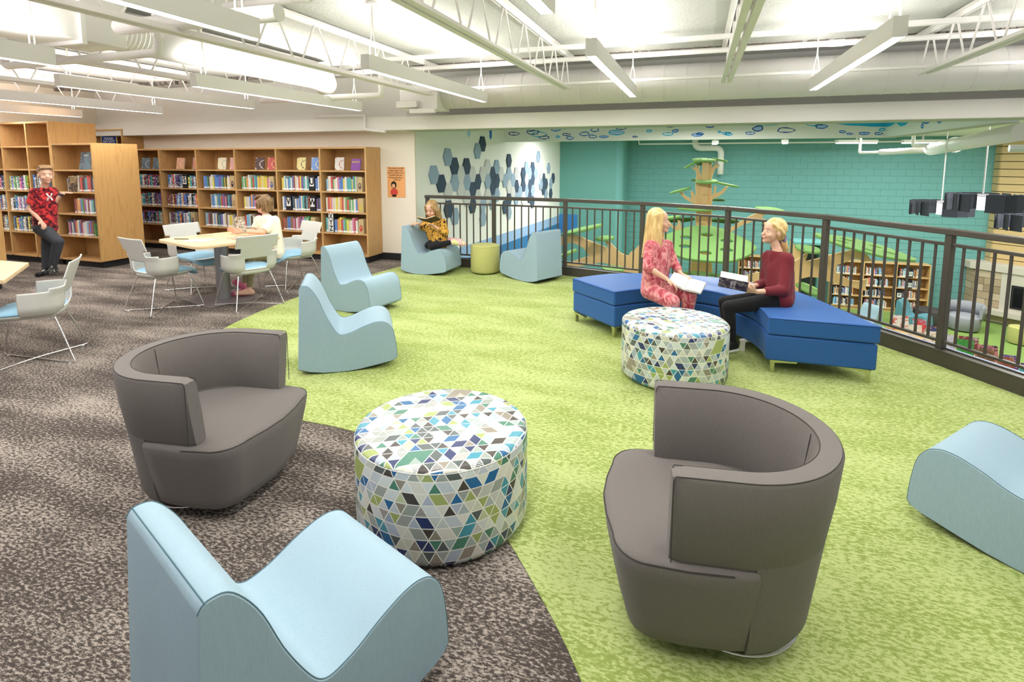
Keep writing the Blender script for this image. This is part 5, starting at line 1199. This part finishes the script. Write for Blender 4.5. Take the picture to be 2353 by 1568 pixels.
def hand(mb, wrist, d, nrm, thumb, curl=.6, s=1.0):
    """palm, four fingers of unequal length bending towards the palm side, and a thumb from the side near the wrist"""
    w_ = Vector(wrist); d = Vector(d).normalized(); n_ = Vector(nrm); n_ = (n_ - d * n_.dot(d)).normalized(); sd = d.cross(n_) * thumb
    L = .072 * s
    for k in range(4): capsule(mb, w_ + d * .004, w_ + d * L + sd * (.028 - .0185 * k) * s, .0155 * s, .0115 * s, n=8)
    for k, fl in enumerate((.062, .070, .065, .050)):
        b = w_ + d * L + sd * (.028 - .0185 * k) * s; a1 = curl * .7; a2 = curl * 1.7
        m_ = b + (d * math.cos(a1) - n_ * math.sin(a1)) * fl * .52 * s; e = m_ + (d * math.cos(a2) - n_ * math.sin(a2)) * fl * .48 * s
        capsule(mb, b, m_, .0082 * s, .0075 * s, n=8); capsule(mb, m_, e, .0075 * s, .006 * s, n=8)
    b = w_ + d * .018 * s + sd * .016 * s; m_ = b + (d * .7 + sd * .75 - n_ * .2).normalized() * .038 * s; e = m_ + (d * .95 + sd * .15 - n_ * .45).normalized() * .032 * s
    capsule(mb, b, m_, .0115 * s, .009 * s, n=8); capsule(mb, m_, e, .009 * s, .0065 * s, n=8)
def arm(mb, sh, el, wr, k=1.0): chain(mb, [sh, el], [.036 * k, .029 * k]); chain(mb, [el, wr], [.030 * k, .020 * k])
def leg(mb, hip, kn, an, k=1.0): chain(mb, [hip, kn], [.066 * k, .046 * k]); chain(mb, [kn, tuple(Vector(kn).lerp(Vector(an), .35)), an], [.044 * k, .043 * k, .026 * k])
def shoe(mb, an, d, L=.2, r_=.034, drop=.05):
    a = Vector(an); d = Vector(d).normalized(); heel = a - d * .03 + Vector((0, 0, -drop)); toe = a + d * (L - .06) + Vector((0, 0, -drop - .004))
    capsule(mb, a, heel, r_ * .9, r_ * .95); capsule(mb, heel, toe, r_, r_ * .82); capsule(mb, a, a + d * (L * .45) + Vector((0, 0, -drop)), r_ * .9, r_ * .8)
def torso(mb, pel, chest, neck, shl, shr, hl, hr, k=1.0, d=0.0):
    chain(mb, [pel, chest], [(.098 + d) * k, (.098 + d) * k]); chain(mb, [shl, shr], [(.042 + d) * k, (.042 + d) * k]); chain(mb, [hl, hr], [(.075 + d) * k, (.075 + d) * k])
    for a, b in ((shl, hl), (shr, hr)):
        chain(mb, [a, b], [(.048 + d) * k, (.066 + d) * k]); a2 = Vector(a).lerp(Vector(chest), .5); b2 = Vector(b).lerp(Vector(pel), .5); chain(mb, [a2, b2], [(.07 + d) * k, (.082 + d) * k])
    chain(mb, [chest, neck], [(.075 + d) * k, (.045 + d) * k])
def splotch(name, cs, scale, stops, dist=1.0, detail=3):
    m = mat(name, cs[0], .85, spec=.15, sheen=.2); t = NT(m); f = t.noise(t.coord('Object'), scale, detail, .55, dist); t.color(t.ramp(f, list(zip(stops, cs)))); return m
def held_book(label, c, M, W, H, spread, cover_m, openness='flat', title=None, th=.012, tm=None):
    """an open book: local x across both pages, y up the page, z out of the pages"""
    t_ = thing('open_book', label, 'book'); t_.matrix_world = Matrix.Translation(Vector(c)) @ M.to_4x4()
    for s_ in (-1, 1):
        ca, sa = math.cos(spread), math.sin(spread); f = lambda a, b, h: (s_ * (a * ca - h * sa), b, a * sa + h * ca)
        vs = lambda x0, x1, y0, y1, z0, z1: [f(x, y, z) for x in (x0, x1) for y in (y0, y1) for z in (z0, z1)]
        F = [(0, 1, 3, 2), (4, 6, 7, 5), (0, 4, 5, 1), (2, 3, 7, 6), (0, 2, 6, 4), (1, 5, 7, 3)]
        mb = MB(); mb.add(vs(0, W, -H / 2, H / 2, -.003, 0), F); mb.build('cover', cover_m, t_)
        mb = MB(); pr_ = [(.002, .001), (W * .1, th * .9), (W * .3, th * 1.15), (W * .7, th), (W * .97, th * .6), (W * .97, .001)]
        mb.add([f(a, b, h) for b in (-H / 2 + .004, H / 2 - .004) for a, h in pr_], [tuple(range(5, -1, -1)), tuple(range(6, 12))] + [(i, (i + 1) % 6, 6 + (i + 1) % 6, 6 + i) for i in range(6)]); mb.build('page_block', PAPERW, t_)
    return t_
PAPERW = mat('open_pages', (.82, .78, .70), .85)

def book_title(bk, s, size, m, spr, a):
    c_, s_ = math.cos(R(spr)), math.sin(R(spr)); h = Vector((-c_, 0, s_)); n_ = Vector((-s_, 0, -c_)); y = Vector((0, 1, 0))
    o = text('title', s, size, m, bk, lead=.95); o.matrix_local = Matrix.Translation(h * a + n_ * .0036) @ Matrix((h, y, n_)).transposed().to_4x4()
# ---- girl in pink
def V(*a): return Vector(a)
P1 = thing('person', 'person with long blond hair in a pink tie-dyed tracksuit sitting on the blue bench', 'person')
j = dict(pel=(-0.361, 5.077, 0.501), ch=(-0.342, 5.140, 0.785), nk=(-0.327, 5.150, 0.915), sn=(-0.387, 5.029, 0.873), sf=(-0.258, 5.262, 0.853), en=(-0.399, 4.909, 0.706), wn=(-0.233, 4.880, 0.617), ef=(-0.181, 5.247, 0.690), wf=(-0.116, 5.112, 0.621), hn=(-0.376, 4.984, 0.476), hf=(-0.314, 5.152, 0.459), kn=(-0.170, 4.732, 0.451), kf=(-0.032, 4.931, 0.468), an=(-0.166, 4.753, 0.083), af=(-0.081, 4.931, 0.087))
hc = (-0.330, 5.161, 1.097); M1 = frame(IR * .93 + TC * .36 + V(0, 0, -.04)); s1 = .225
b = MB(); torso(b, j['pel'], j['ch'], j['nk'], j['sn'], j['sf'], j['hn'], j['hf'], .92); head(b, hc, M1, s1); chain(b, [j['nk'], Vector(hc) + V(0, 0, -.05)], [.036, .036])
arm(b, j['sn'], j['en'], j['wn']); arm(b, j['sf'], j['ef'], j['wf']); leg(b, j['hn'], j['kn'], j['an']); leg(b, j['hf'], j['kf'], j['af'])
hand(b, j['wn'], IR * .62 + TC * .35 + V(0, 0, -.45), V(-.2, .2, .9), 1, .35); hand(b, j['wf'], IR * .75 + TC * .5 + V(0, 0, -.35), V(0, 0, 1), -1, .3)
shoe(b, j['an'], TC + IR * .3, .19, .03); shoe(b, j['af'], TC + IR * .5, .19, .03)
flesh('body', b, SKIN, P1, .0052, 3)
PINK = splotch('pink_tie_dye_velour', [(.34, .04, .06), (.52, .12, .15), (.70, .32, .31)], 17, (.36, .48, .62))
b = MB(); torso(b, j['pel'], j['ch'], Vector(j['nk']) + V(0, 0, -.02), j['sn'], j['sf'], j['hn'], j['hf'], .95, .018)
w1 = Vector(j['en']).lerp(Vector(j['wn']), .28); chain(b, [j['sn'], j['en']], [.052, .046]); capsule(b, j['en'], w1, .047, .040, cap2=False); w2 = Vector(j['ef']).lerp(Vector(j['wf']), .75); chain(b, [j['sf'], j['ef']], [.052, .046]); capsule(b, j['ef'], w2, .046, .034, cap2=False)
flesh('tracksuit_top', b, PINK, P1, .0065, 12)
b = MB(); chain(b, [j['pel'], j['hn']], [.09, .085]); chain(b, [j['pel'], j['hf']], [.09, .085]); chain(b, [j['hn'], j['kn']], [.083, .066]); chain(b, [j['kn'], j['an']], [.064, .048]); chain(b, [j['hf'], j['kf']], [.083, .064]); chain(b, [j['kf'], j['af']], [.062, .046])
flesh('tracksuit_trousers', b, PINK, P1, .0065, 12)
BLOND = hairmat('blond_hair', (.78, .56, .26), (.50, .31, .11)); face_bits(hc, M1, s1, P1)
b = MB(); k = s1 / .22; HP = lambda x, y, z: Vector(hc) + M1 @ Vector((x, y, z)) * k
ellip(b, HP(0, -.026, .034), (.082 * k, .088 * k, .090 * k), M1)
def strands(b, HP, roots, tips, mids, r0=.020, r1=.010):
    for a, m_, e in zip(roots, mids, tips): chain(b, [HP(*a), HP(*m_), HP(*e)], [r0, r0 * .95, r1], n=8)
# back curtain and the two front falls
for q in range(9):
    a = R(95 + 170 * q / 8 + 0); cx, cy = math.cos(a - R(90)) , math.sin(a - R(90))
for q in range(10):
    a = R(180 + 180 * q / 9); x_, y_ = .070 * math.cos(a), .070 * math.sin(a) - .02
    strands(b, HP, [(x_, y_, .05)], [(x_ * 1.35, y_ * 1.15 - .02, -.30 - .02 * (q % 3))], [(x_ * 1.15, y_ * 1.1, -.10)], .024, .010)
for s_ in (-1, 1):
    for q in range(5): strands(b, HP, [(s_ * .058, .030 - .022 * q, .07)], [(s_ * (.072 + .01 * q), .045 - .012 * q, -.30 - .03 * (q % 2))], [(s_ * .084, .028 - .016 * q, -.06)], .020, .009)
flesh('hair', b, BLOND, P1, .0055, 2)
bk = held_book('open book with blank-looking pages on the lap of the girl in pink', (-0.065, 4.952, 0.559), frame(V(-.25, .88, .32), V(.22, -.45, .85)) @ Matrix.Rotation(R(-28), 3, 'Z'), .150, .215, R(7), mat('grey_cover', (.35, .36, .37), .5), th=.016)

# ---- girl in maroon
P2 = thing('person', 'person with a blond ponytail in a maroon sweater and black leggings holding a book', 'person')
j = dict(pel=(0.700, 5.014, 0.493), ch=(0.693, 5.081, 0.713), nk=(0.662, 5.092, 0.891), sn=(0.725, 5.010, 0.822), sf=(0.619, 5.184, 0.805), en=(0.698, 4.865, 0.587), wn=(0.481, 4.717, 0.594), ef=(0.591, 5.178, 0.570), wf=(0.483, 4.931, 0.597), hn=(0.699, 4.928, 0.491), hf=(0.680, 5.090, 0.473), kn=(0.276, 4.756, 0.439), kf=(0.251, 4.897, 0.446), an=(0.323, 4.778, 0.137), af=(0.303, 4.919, 0.128))
hc = (0.624, 5.098, 1.044); M2 = frame(-IR * .97 + TC * .24 + V(0, 0, .10)); s2 = .222
b = MB(); torso(b, j['pel'], j['ch'], j['nk'], j['sn'], j['sf'], j['hn'], j['hf'], .90); head(b, hc, M2, s2); chain(b, [j['nk'], Vector(hc) + V(0, 0, -.05)], [.036, .036])
arm(b, j['sn'], j['en'], j['wn']); arm(b, j['sf'], j['ef'], j['wf']); leg(b, j['hn'], j['kn'], j['an'], .9); leg(b, j['hf'], j['kf'], j['af'], .9)
hand(b, j['wn'], -IR * .9 + V(0, 0, .22), TC * .6 + V(0, 0, -.6), 1, .55); hand(b, j['wf'], -IR * .9 + V(0, 0, .1), TC * -.3 + V(0, 0, -.9), -1, .4)
flesh('body', b, SKIN, P2, .0052, 3)
MAR = fabric('maroon_knit', (.155, .018, .026), .88)
b = MB(); torso(b, j['pel'], j['ch'], Vector(j['nk']) + V(0, 0, -.055), j['sn'], j['sf'], j['hn'], j['hf'], .95, .022)
chain(b, [j['sn'], j['en']], [.054, .050]); capsule(b, j['en'], Vector(j['en']).lerp(Vector(j['wn']), .72), .052, .034, cap2=False); chain(b, [j['sf'], j['ef']], [.054, .048]); capsule(b, j['ef'], Vector(j['ef']).lerp(Vector(j['wf']), .8), .048, .034, cap2=False)
flesh('sweater', b, MAR, P2, .0065, 14)
BLK = fabric('black_leggings', (.012, .012, .014), .9)
b = MB(); chain(b, [j['pel'], j['hn']], [.085, .082]); chain(b, [j['pel'], j['hf']], [.085, .08]); leg(b, j['hn'], j['kn'], j['an'], 1.16); leg(b, j['hf'], j['kf'], j['af'], 1.1); flesh('leggings', b, BLK, P2, .0065, 4)
b = MB(); shoe(b, (0.327, 4.779, 0.137), -IR + TC * .5, .19, .032, .035); shoe(b, (0.307, 4.920, 0.124), -IR + TC * .5, .19, .032, .035); flesh('shoes', b, mat('black_canvas', (.015, .015, .015), .8), P2, .006, 3)
b = MB(); a_ = Vector((0.327, 4.779, 0.137)); d_ = (-IR + TC * .5).normalized(); b.bar(a_ - d_ * .05 + V(0, 0, -.068), a_ + d_ * .15 + V(0, 0, -.068), .064, .018); b.build('shoe_sole', CARD, P2, bev=.006)
face_bits(hc, M2, s2, P2)
k = s2 / .22; HP = lambda x, y, z: Vector(hc) + M2 @ Vector((x, y, z)) * k
b = MB(); ellip(b, HP(0, -.028, .038), (.083 * k, .096 * k, .090 * k), M2); ellip(b, HP(0, -.060, -.012), (.064 * k, .052 * k, .062 * k), M2)
for s_ in (-1, 1):
    for q in range(4): strands(b, HP, [(s_ * .052, .045 - .01 * q, .062)], [(s_ * .03, -.095, -.040)], [(s_ * .077, -.005 - .015 * q, .03 - .012 * q)], .014, .014)
strands(b, HP, [(0, -.10, -.045), (.012, -.10, -.045), (-.012, -.10, -.045)], [(0, -.165, -.235), (.016, -.175, -.21), (-.014, -.150, -.22)], [(0, -.140, -.11), (.022, -.145, -.12), (-.020, -.135, -.13)], .026, .010)
flesh('hair', b, BLOND, P2, .0055, 2)
mb = MB(); SCR = splotch('scrunchie_print', [(.02, .02, .10), (.20, .15, .45), (.65, .55, .75)], 60, (.4, .5, .6)); pr_ = []
mb.tube([HP(.034 * math.cos(a * .5236), -.104 + .006 * math.sin(3 * a), -.048 + .034 * math.sin(a * .5236)) for a in range(12)], [.013 + .004 * (a % 2) for a in range(12)], 8, closed=True); mb.build('hair_tie', SCR, P2, smooth=True)
NAVYC = picture('nvy', [(.035, .02, .07), (.045, .025, .09), (.30, .24, .30), (.03, .02, .06)], 22)
bk = held_book('open dark purple hardback held by the girl in the maroon sweater', (0.320, 4.689, 0.638), Matrix.Identity(3), .145, .215, R(46), NAVYC, th=.014)
bk.matrix_world = Matrix.Translation(Vector((0.290, 4.613, 0.627))) @ frame(-IR * .85 - TC * .35 + V(0, 0, .12), V(0, 0, .85) + IR * .2 + TC * .12).to_4x4()
book_title(bk, 'CLOUDED\nTHE HEROES', .024, mat('pale_print', (.55, .48, .60), .6), 46, .07)

# ---- kneeling child in leopard sweater
P3 = thing('person', 'person in a mustard leopard-print sweater kneeling on a blue rocking chair and reading', 'person')
j = dict(pel=(-3.584, 7.161, 0.460), ch=(-3.647, 7.208, 0.672), nk=(-3.694, 7.205, 0.781), sn=(-3.532, 7.150, 0.748), sf=(-3.839, 7.245, 0.733), en=(-3.446, 7.058, 0.621), wn=(-3.544, 6.991, 0.695), ef=(-3.885, 7.219, 0.648), wf=(-3.887, 7.090, 0.728), hn=(-3.528, 7.104, 0.445), hf=(-3.690, 7.228, 0.432), kn=(-3.609, 6.956, 0.418), kf=(-3.722, 7.066, 0.415), an=(-3.334, 7.079, 0.483), af=(-3.451, 7.209, 0.485))
hc = (-3.721, 7.194, 0.937); M3 = frame(-IR * .42 + TC * .85 + V(0, 0, -.42)); s3 = .245
b = MB(); torso(b, j['pel'], j['ch'], j['nk'], j['sn'], j['sf'], j['hn'], j['hf'], .92); head(b, hc, M3, s3); chain(b, [j['nk'], Vector(hc) + V(0, 0, -.03)], [.034, .034])
arm(b, j['sn'], j['en'], j['wn']); arm(b, j['sf'], j['ef'], j['wf']); leg(b, j['hn'], j['kn'], j['an'], .85); leg(b, j['hf'], j['kf'], j['af'], .85)
hand(b, j['wn'], -IR * .8 + V(0, 0, .5), V(.2, .5, .8), 1, .4); hand(b, j['wf'], -IR * .9 + TC * .2, V(0, 0, 1), -1, .5)
flesh('body', b, SKIN, P3, .0058, 3)
LEO = mat('leopard_knit', (.66, .36, .06), .9); t = NT(LEO); f = t.noise(t.coord('Object', (1, 1, 1.2)), 26, 1.0, .4, 1.4); t.color(t.mix(t.M('GREATER_THAN', f, .575), (.62, .33, .055), (.012, .010, .010)))
b = MB(); torso(b, j['pel'], j['ch'], Vector(j['nk']) + V(0, 0, -.01), j['sn'], j['sf'], j['hn'], j['hf'], .92, .026); chain(b, [j['sn'], j['en']], [.064, .060]); capsule(b, j['en'], Vector(j['en']).lerp(Vector(j['wn']), .75), .058, .040, cap2=False); chain(b, [j['sf'], j['ef']], [.06, .05]); capsule(b, j['ef'], Vector(j['ef']).lerp(Vector(j['wf']), .6), .05, .036, cap2=False)
flesh('sweater', b, LEO, P3, .007, 12)
b = MB(); chain(b, [j['pel'], j['hn']], [.092, .088]); leg(b, j['hn'], j['kn'], j['an'], 1.22); leg(b, j['hf'], j['kf'], j['af'], 1.2); flesh('leggings', b, BLK, P3, .007, 4)
b = MB(); chain(b, [j['an'], (-3.178, 7.129, 0.452)], [.042, .036]); chain(b, [j['af'], (-3.284, 7.244, 0.475)], [.042, .036]); flesh('socks', b, splotch('fluffy_socks', [(.78, .42, .50), (.76, .50, .52), (.72, .66, .30)], 9, (.40, .5, .6)), P3, .007, 3)
LB_ = hairmat('light_brown_hair', (.52, .34, .15), (.28, .16, .06)); face_bits(hc, M3, s3, P3, smile=False, closed=True)
k = s3 / .22; HP = lambda x, y, z: Vector(hc) + M3 @ Vector((x, y, z)) * k
b = MB(); ellip(b, HP(0, -.024, .036), (.081 * k, .088 * k, .088 * k), M3)
for s_ in (-1, 1):
    for q in range(5): strands(b, HP, [(s_ * .050, .050 - .022 * q, .064)], [(s_ * .078, .02 - .014 * q, -.13)], [(s_ * .082, .026 - .018 * q, -.02)], .020, .012)
for q in range(7): a = R(200 + 140 * q / 6); strands(b, HP, [(.06 * math.cos(a), .06 * math.sin(a) - .02, .03)], [(.085 * math.cos(a), .08 * math.sin(a) - .02, -.15)], [(.08 * math.cos(a), .08 * math.sin(a) - .02, -.06)], .022, .014)
flesh('hair', b, LB_, P3, .006, 2)
bk = held_book('open paperback with tan pages leaning on the back of the blue rocking chair', (-3.639, 6.948, 0.791), frame(V(.25, -.6, .75) * -1, V(0, -.6, .8)), .155, .20, R(14), mat('dark_olive_cover', (.06, .065, .045), .5), th=.014)
bk.matrix_world = Matrix.Translation(Vector((-3.655, 6.964, 0.789))) @ frame(TC * .85 - IR * .25 + V(0, 0, .35), V(0, 0, .9) - TC * .30).to_4x4()
for o in bk.children:
    if 'page' in o.name: o.data.materials[0] = mat('tan_pages', (.62, .43, .26), .9)

# ---- standing boy
P4 = thing('person', 'person in a red patterned t-shirt and grey trousers standing with a hand on the bookshelf', 'person')
j = dict(pel=(-8.997, 5.231, 0.702), ch=(-9.052, 5.257, 1.068), nk=(-9.035, 5.283, 1.232), sn=(-9.090, 5.195, 1.192), sf=(-8.987, 5.359, 1.197), en=(-9.112, 5.117, 0.963), wn=(-8.877, 5.113, 0.795), ef=(-8.944, 5.354, 1.038), wf=(-8.847, 5.404, 1.178), hn=(-8.998, 5.185, 0.681), hf=(-8.981, 5.277, 0.684), kn=(-8.674, 5.188, 0.492), kf=(-9.006, 5.231, 0.380), an=(-8.778, 5.154, 0.155), af=(-8.939, 5.156, 0.106))
hc = (-8.973, 5.287, 1.442); M4 = frame(IR * .78 + TC * .62); s4 = .262
b = MB(); torso(b, j['pel'], j['ch'], j['nk'], j['sn'], j['sf'], j['hn'], j['hf'], 1.0); head(b, hc, M4, s4); chain(b, [j['nk'], Vector(hc) + V(0, 0, -.05)], [.044, .044])
arm(b, j['sn'], j['en'], j['wn'], 1.15); arm(b, j['sf'], j['ef'], j['wf'], 1.1); leg(b, j['hn'], j['kn'], j['an']); leg(b, j['hf'], j['kf'], j['af'])
hand(b, j['wn'], IR * .6 + V(0, 0, -.5) + TC * .3, TC * -.2 + IR * .5 + V(0, 0, .6), 1, .5, 1.15); hand(b, j['wf'], IR * .95 + V(0, 0, .05), V(0, 0, 1), 1, .15, 1.1)
flesh('body', b, SKIN, P4, .0062, 3)
RED = splotch('red_camo_jersey', [(.05, .008, .012), (.22, .012, .02), (.68, .05, .05)], 15, (.38, .48, .60), 1.2, 2)
b = MB(); torso(b, j['pel'], j['ch'], Vector(j['nk']) + V(0, 0, -.02), j['sn'], j['sf'], j['hn'], j['hf'], 1.02, .026)
capsule(b, j['sn'], Vector(j['sn']).lerp(Vector(j['en']), .72), .066, .064, cap2=False); capsule(b, j['sf'], Vector(j['sf']).lerp(Vector(j['ef']), .85), .064, .058, cap2=False)
flesh('t_shirt', b, RED, P4, .0072, 12)
b = MB(); lc = Vector((-8.681, 5.138, 1.147)); 
for s_ in (-1, 1):
    for s3_ in (-1, 1):
        P_ = [lc + IR * (s_ * .004 * 0) + IR * (math.sin(a) * .045) * 1 + V(0, 0, s3_ * (.006 + .030 * (1 - abs(math.cos(a))) * 1.4)) + TC * .0 for a in [R(-80 + 160 * q / 8) for q in range(9)]]
    
b.tube([lc + IR * x_ + V(0, 0, z_) for x_, z_ in ((-.040, .045), (-.022, .012), (.0, .0), (.022, .012), (.036, .045))], [.010, .009, .007, .009, .010], 6)
b.tube([lc + IR * x_ + V(0, 0, z_) for x_, z_ in ((-.034, -.055), (-.020, -.020), (.0, -.004), (.020, -.020), (.034, -.050))], [.012, .010, .007, .010, .012], 6)
b.build('shirt_emblem', CARD, P4)
GRT = fabric('charcoal_trousers', (.050, .055, .066), .9)
b = MB(); chain(b, [j['pel'], j['hn']], [.105, .105]); chain(b, [j['pel'], j['hf']], [.105, .10]); chain(b, [j['hn'], j['kn'], j['an']], [.100, .072, .052]); chain(b, [j['hf'], j['kf'], j['af']], [.095, .070, .052]); flesh('trousers', b, GRT, P4, .0075, 4)
b = MB(); shoe(b, (-8.748, 5.140, 0.134), IR * .2 + TC, .20, .042, .055); shoe(b, (-8.910, 5.143, 0.091), IR * -.1 + TC, .20, .042, .055); flesh('shoes', b, splotch('black_white_trainers', [(.015, .015, .017), (.02, .02, .022), (.70, .68, .62)], 22, (.4, .60, .66)), P4, .007, 3)
a_ = Vector(j['wf']); d_ = (a_ - Vector(j['ef'])).normalized(); b = MB(); b.tube([a_ - d_ * .038, a_ - d_ * .016], [.031, .031], 14); b.build('wristband', mat('navy_band', (.02, .04, .09), .5), P4)
BRN = hairmat('sandy_brown_hair', (.36, .22, .10), (.18, .10, .045)); face_bits(hc, M4, s4, P4, brow=(.28, .17, .08))
k = s4 / .22; HP = lambda x, y, z: Vector(hc) + M4 @ Vector((x, y, z)) * k
b = MB(); ellip(b, HP(0, -.028, .052), (.080 * k, .092 * k, .078 * k), M4)
for q in range(9): a = -.05 + .0125 * q; strands(b, HP, [(a, -.02, .105)], [(a * 1.15, .078, .086)], [(a, .040, .112)], .018, .010)
flesh('hair', b, BRN, P4, .0065, 2)

# ---- boy at the table
P5 = thing('person', 'person with short brown hair in a cream t-shirt reading at the table, seen from behind', 'person')
j = dict(pel=(-5.119, 5.534, 0.497), ch=(-5.213, 5.582, 0.810), nk=(-5.265, 5.578, 0.921), sn=(-5.084, 5.507, 0.884), sf=(-5.431, 5.621, 0.866), en=(-5.115, 5.355, 0.763), wn=(-5.257, 5.181, 0.784), ef=(-5.445, 5.538, 0.748), wf=(-5.461, 5.299, 0.755), hn=(-5.048, 5.471, 0.483), hf=(-5.231, 5.578, 0.478), kn=(-5.092, 5.115, 0.485), kf=(-5.305, 5.276, 0.484), an=(-5.118, 5.081, 0.102), af=(-5.301, 5.190, 0.113))
hc = (-5.309, 5.583, 1.084); M5 = frame(-IR * .90 - TC * .42 + V(0, 0, .06)); s5 = .245
b = MB(); torso(b, j['pel'], j['ch'], j['nk'], j['sn'], j['sf'], j['hn'], j['hf'], .94); head(b, hc, M5, s5); chain(b, [j['nk'], Vector(hc) + V(0, 0, -.05)], [.042, .042])
arm(b, j['sn'], j['en'], j['wn'], 1.1); arm(b, j['sf'], j['ef'], j['wf'], 1.1); leg(b, j['hn'], j['kn'], j['an']); leg(b, j['hf'], j['kf'], j['af'])
hand(b, j['wn'], -IR * .9 + V(0, 0, .2), TC * .9, 1, .6, 1.05); hand(b, j['wf'], -IR * .9 + V(0, 0, .4), -TC, 1, .5)
shoe(b, (-5.118, 5.080, 0.092), -IR * .9 + TC * .2, .20, .032, .035)
flesh('body', b, SKIN, P5, .006, 3)
CRM = fabric('cream_jersey', (.80, .74, .60), .95)
b = MB(); torso(b, j['pel'], j['ch'], Vector(j['nk']) + V(0, 0, -.015), j['sn'], j['sf'], j['hn'], j['hf'], .98, .028); capsule(b, j['sn'], Vector(j['sn']).lerp(Vector(j['en']), .9), .064, .060, cap2=False); capsule(b, j['sf'], Vector(j['sf']).lerp(Vector(j['ef']), .85), .060, .056, cap2=False); flesh('t_shirt', b, CRM, P5, .007, 12)
b = MB(); leg(b, j['hn'], j['kn'], Vector(j['kn']).lerp(Vector(j['an']), .9), 1.25); leg(b, j['hf'], j['kf'], Vector(j['kf']).lerp(Vector(j['af']), .9), 1.25); flesh('trousers', b, fabric('khaki_cotton', (.26, .22, .12), .9), P5, .007, 3)
CRC = mat('pink_foam_clog', (.58, .14, .24), .5)
for nm_, (a, c_) in (('clog', ((-5.300, 5.189, 0.102), -IR * .8 + V(0, 0, .5))),):
    b = MB(); shoe(b, a, c_, .20, .042, .02); o = flesh('clog', b, CRC, P5, .007, 3)
b = MB(); shoe(b, (-5.249, 5.093, 0.046), -IR * .9 + TC * .1, .20, .042, .02); o = flesh('clog', b, CRC, None, .007, 3); tag(o, 'pink foam clog lying under the table by the bare foot', 'shoe')
DBR = hairmat('brown_hair', (.27, .16, .07), (.12, .065, .028)); face_bits(hc, M5, s5, P5, smile=False)
k = s5 / .22; HP = lambda x, y, z: Vector(hc) + M5 @ Vector((x, y, z)) * k
b = MB(); ellip(b, HP(0, -.026, .034), (.082 * k, .092 * k, .086 * k), M5); ellip(b, HP(0, -.062, -.02), (.066 * k, .050 * k, .062 * k), M5)
for q in range(9): a = R(150 + 240 * q / 8); strands(b, HP, [(.06 * math.cos(a), .06 * math.sin(a) - .01, .06)], [(.082 * math.cos(a), .082 * math.sin(a) - .02, -.035 - .03 * (math.sin(a) < 0))], [(.084 * math.cos(a), .084 * math.sin(a) - .015, .02)], .020, .012)
for q in range(6): a = -.05 + .02 * q; strands(b, HP, [(a, .0, .11)], [(a * 1.2, .088, .055)], [(a, .05, .10)], .018, .009)
flesh('hair', b, DBR, P5, .006, 2)
bk = held_book('book with a brown and grey cover held upright by the boy in the cream t-shirt', (-5.408, 5.179, 0.848), Matrix.Identity(3), .14, .21, R(24), picture('gbk', [(.40, .33, .22), (.24, .20, .13), (.55, .50, .40), (.30, .25, .17), (.62, .58, .48)], 16), th=.012)
bk.matrix_world = Matrix.Translation(Vector((-5.356, 5.156, 0.858))) @ frame(V(-.12, .0, 1), IR * .55 - TC * .80).to_4x4()
book_title(bk, 'THE\nHOUSE\nOF THE\nDOOMED', .036, CARD, 24, .07)
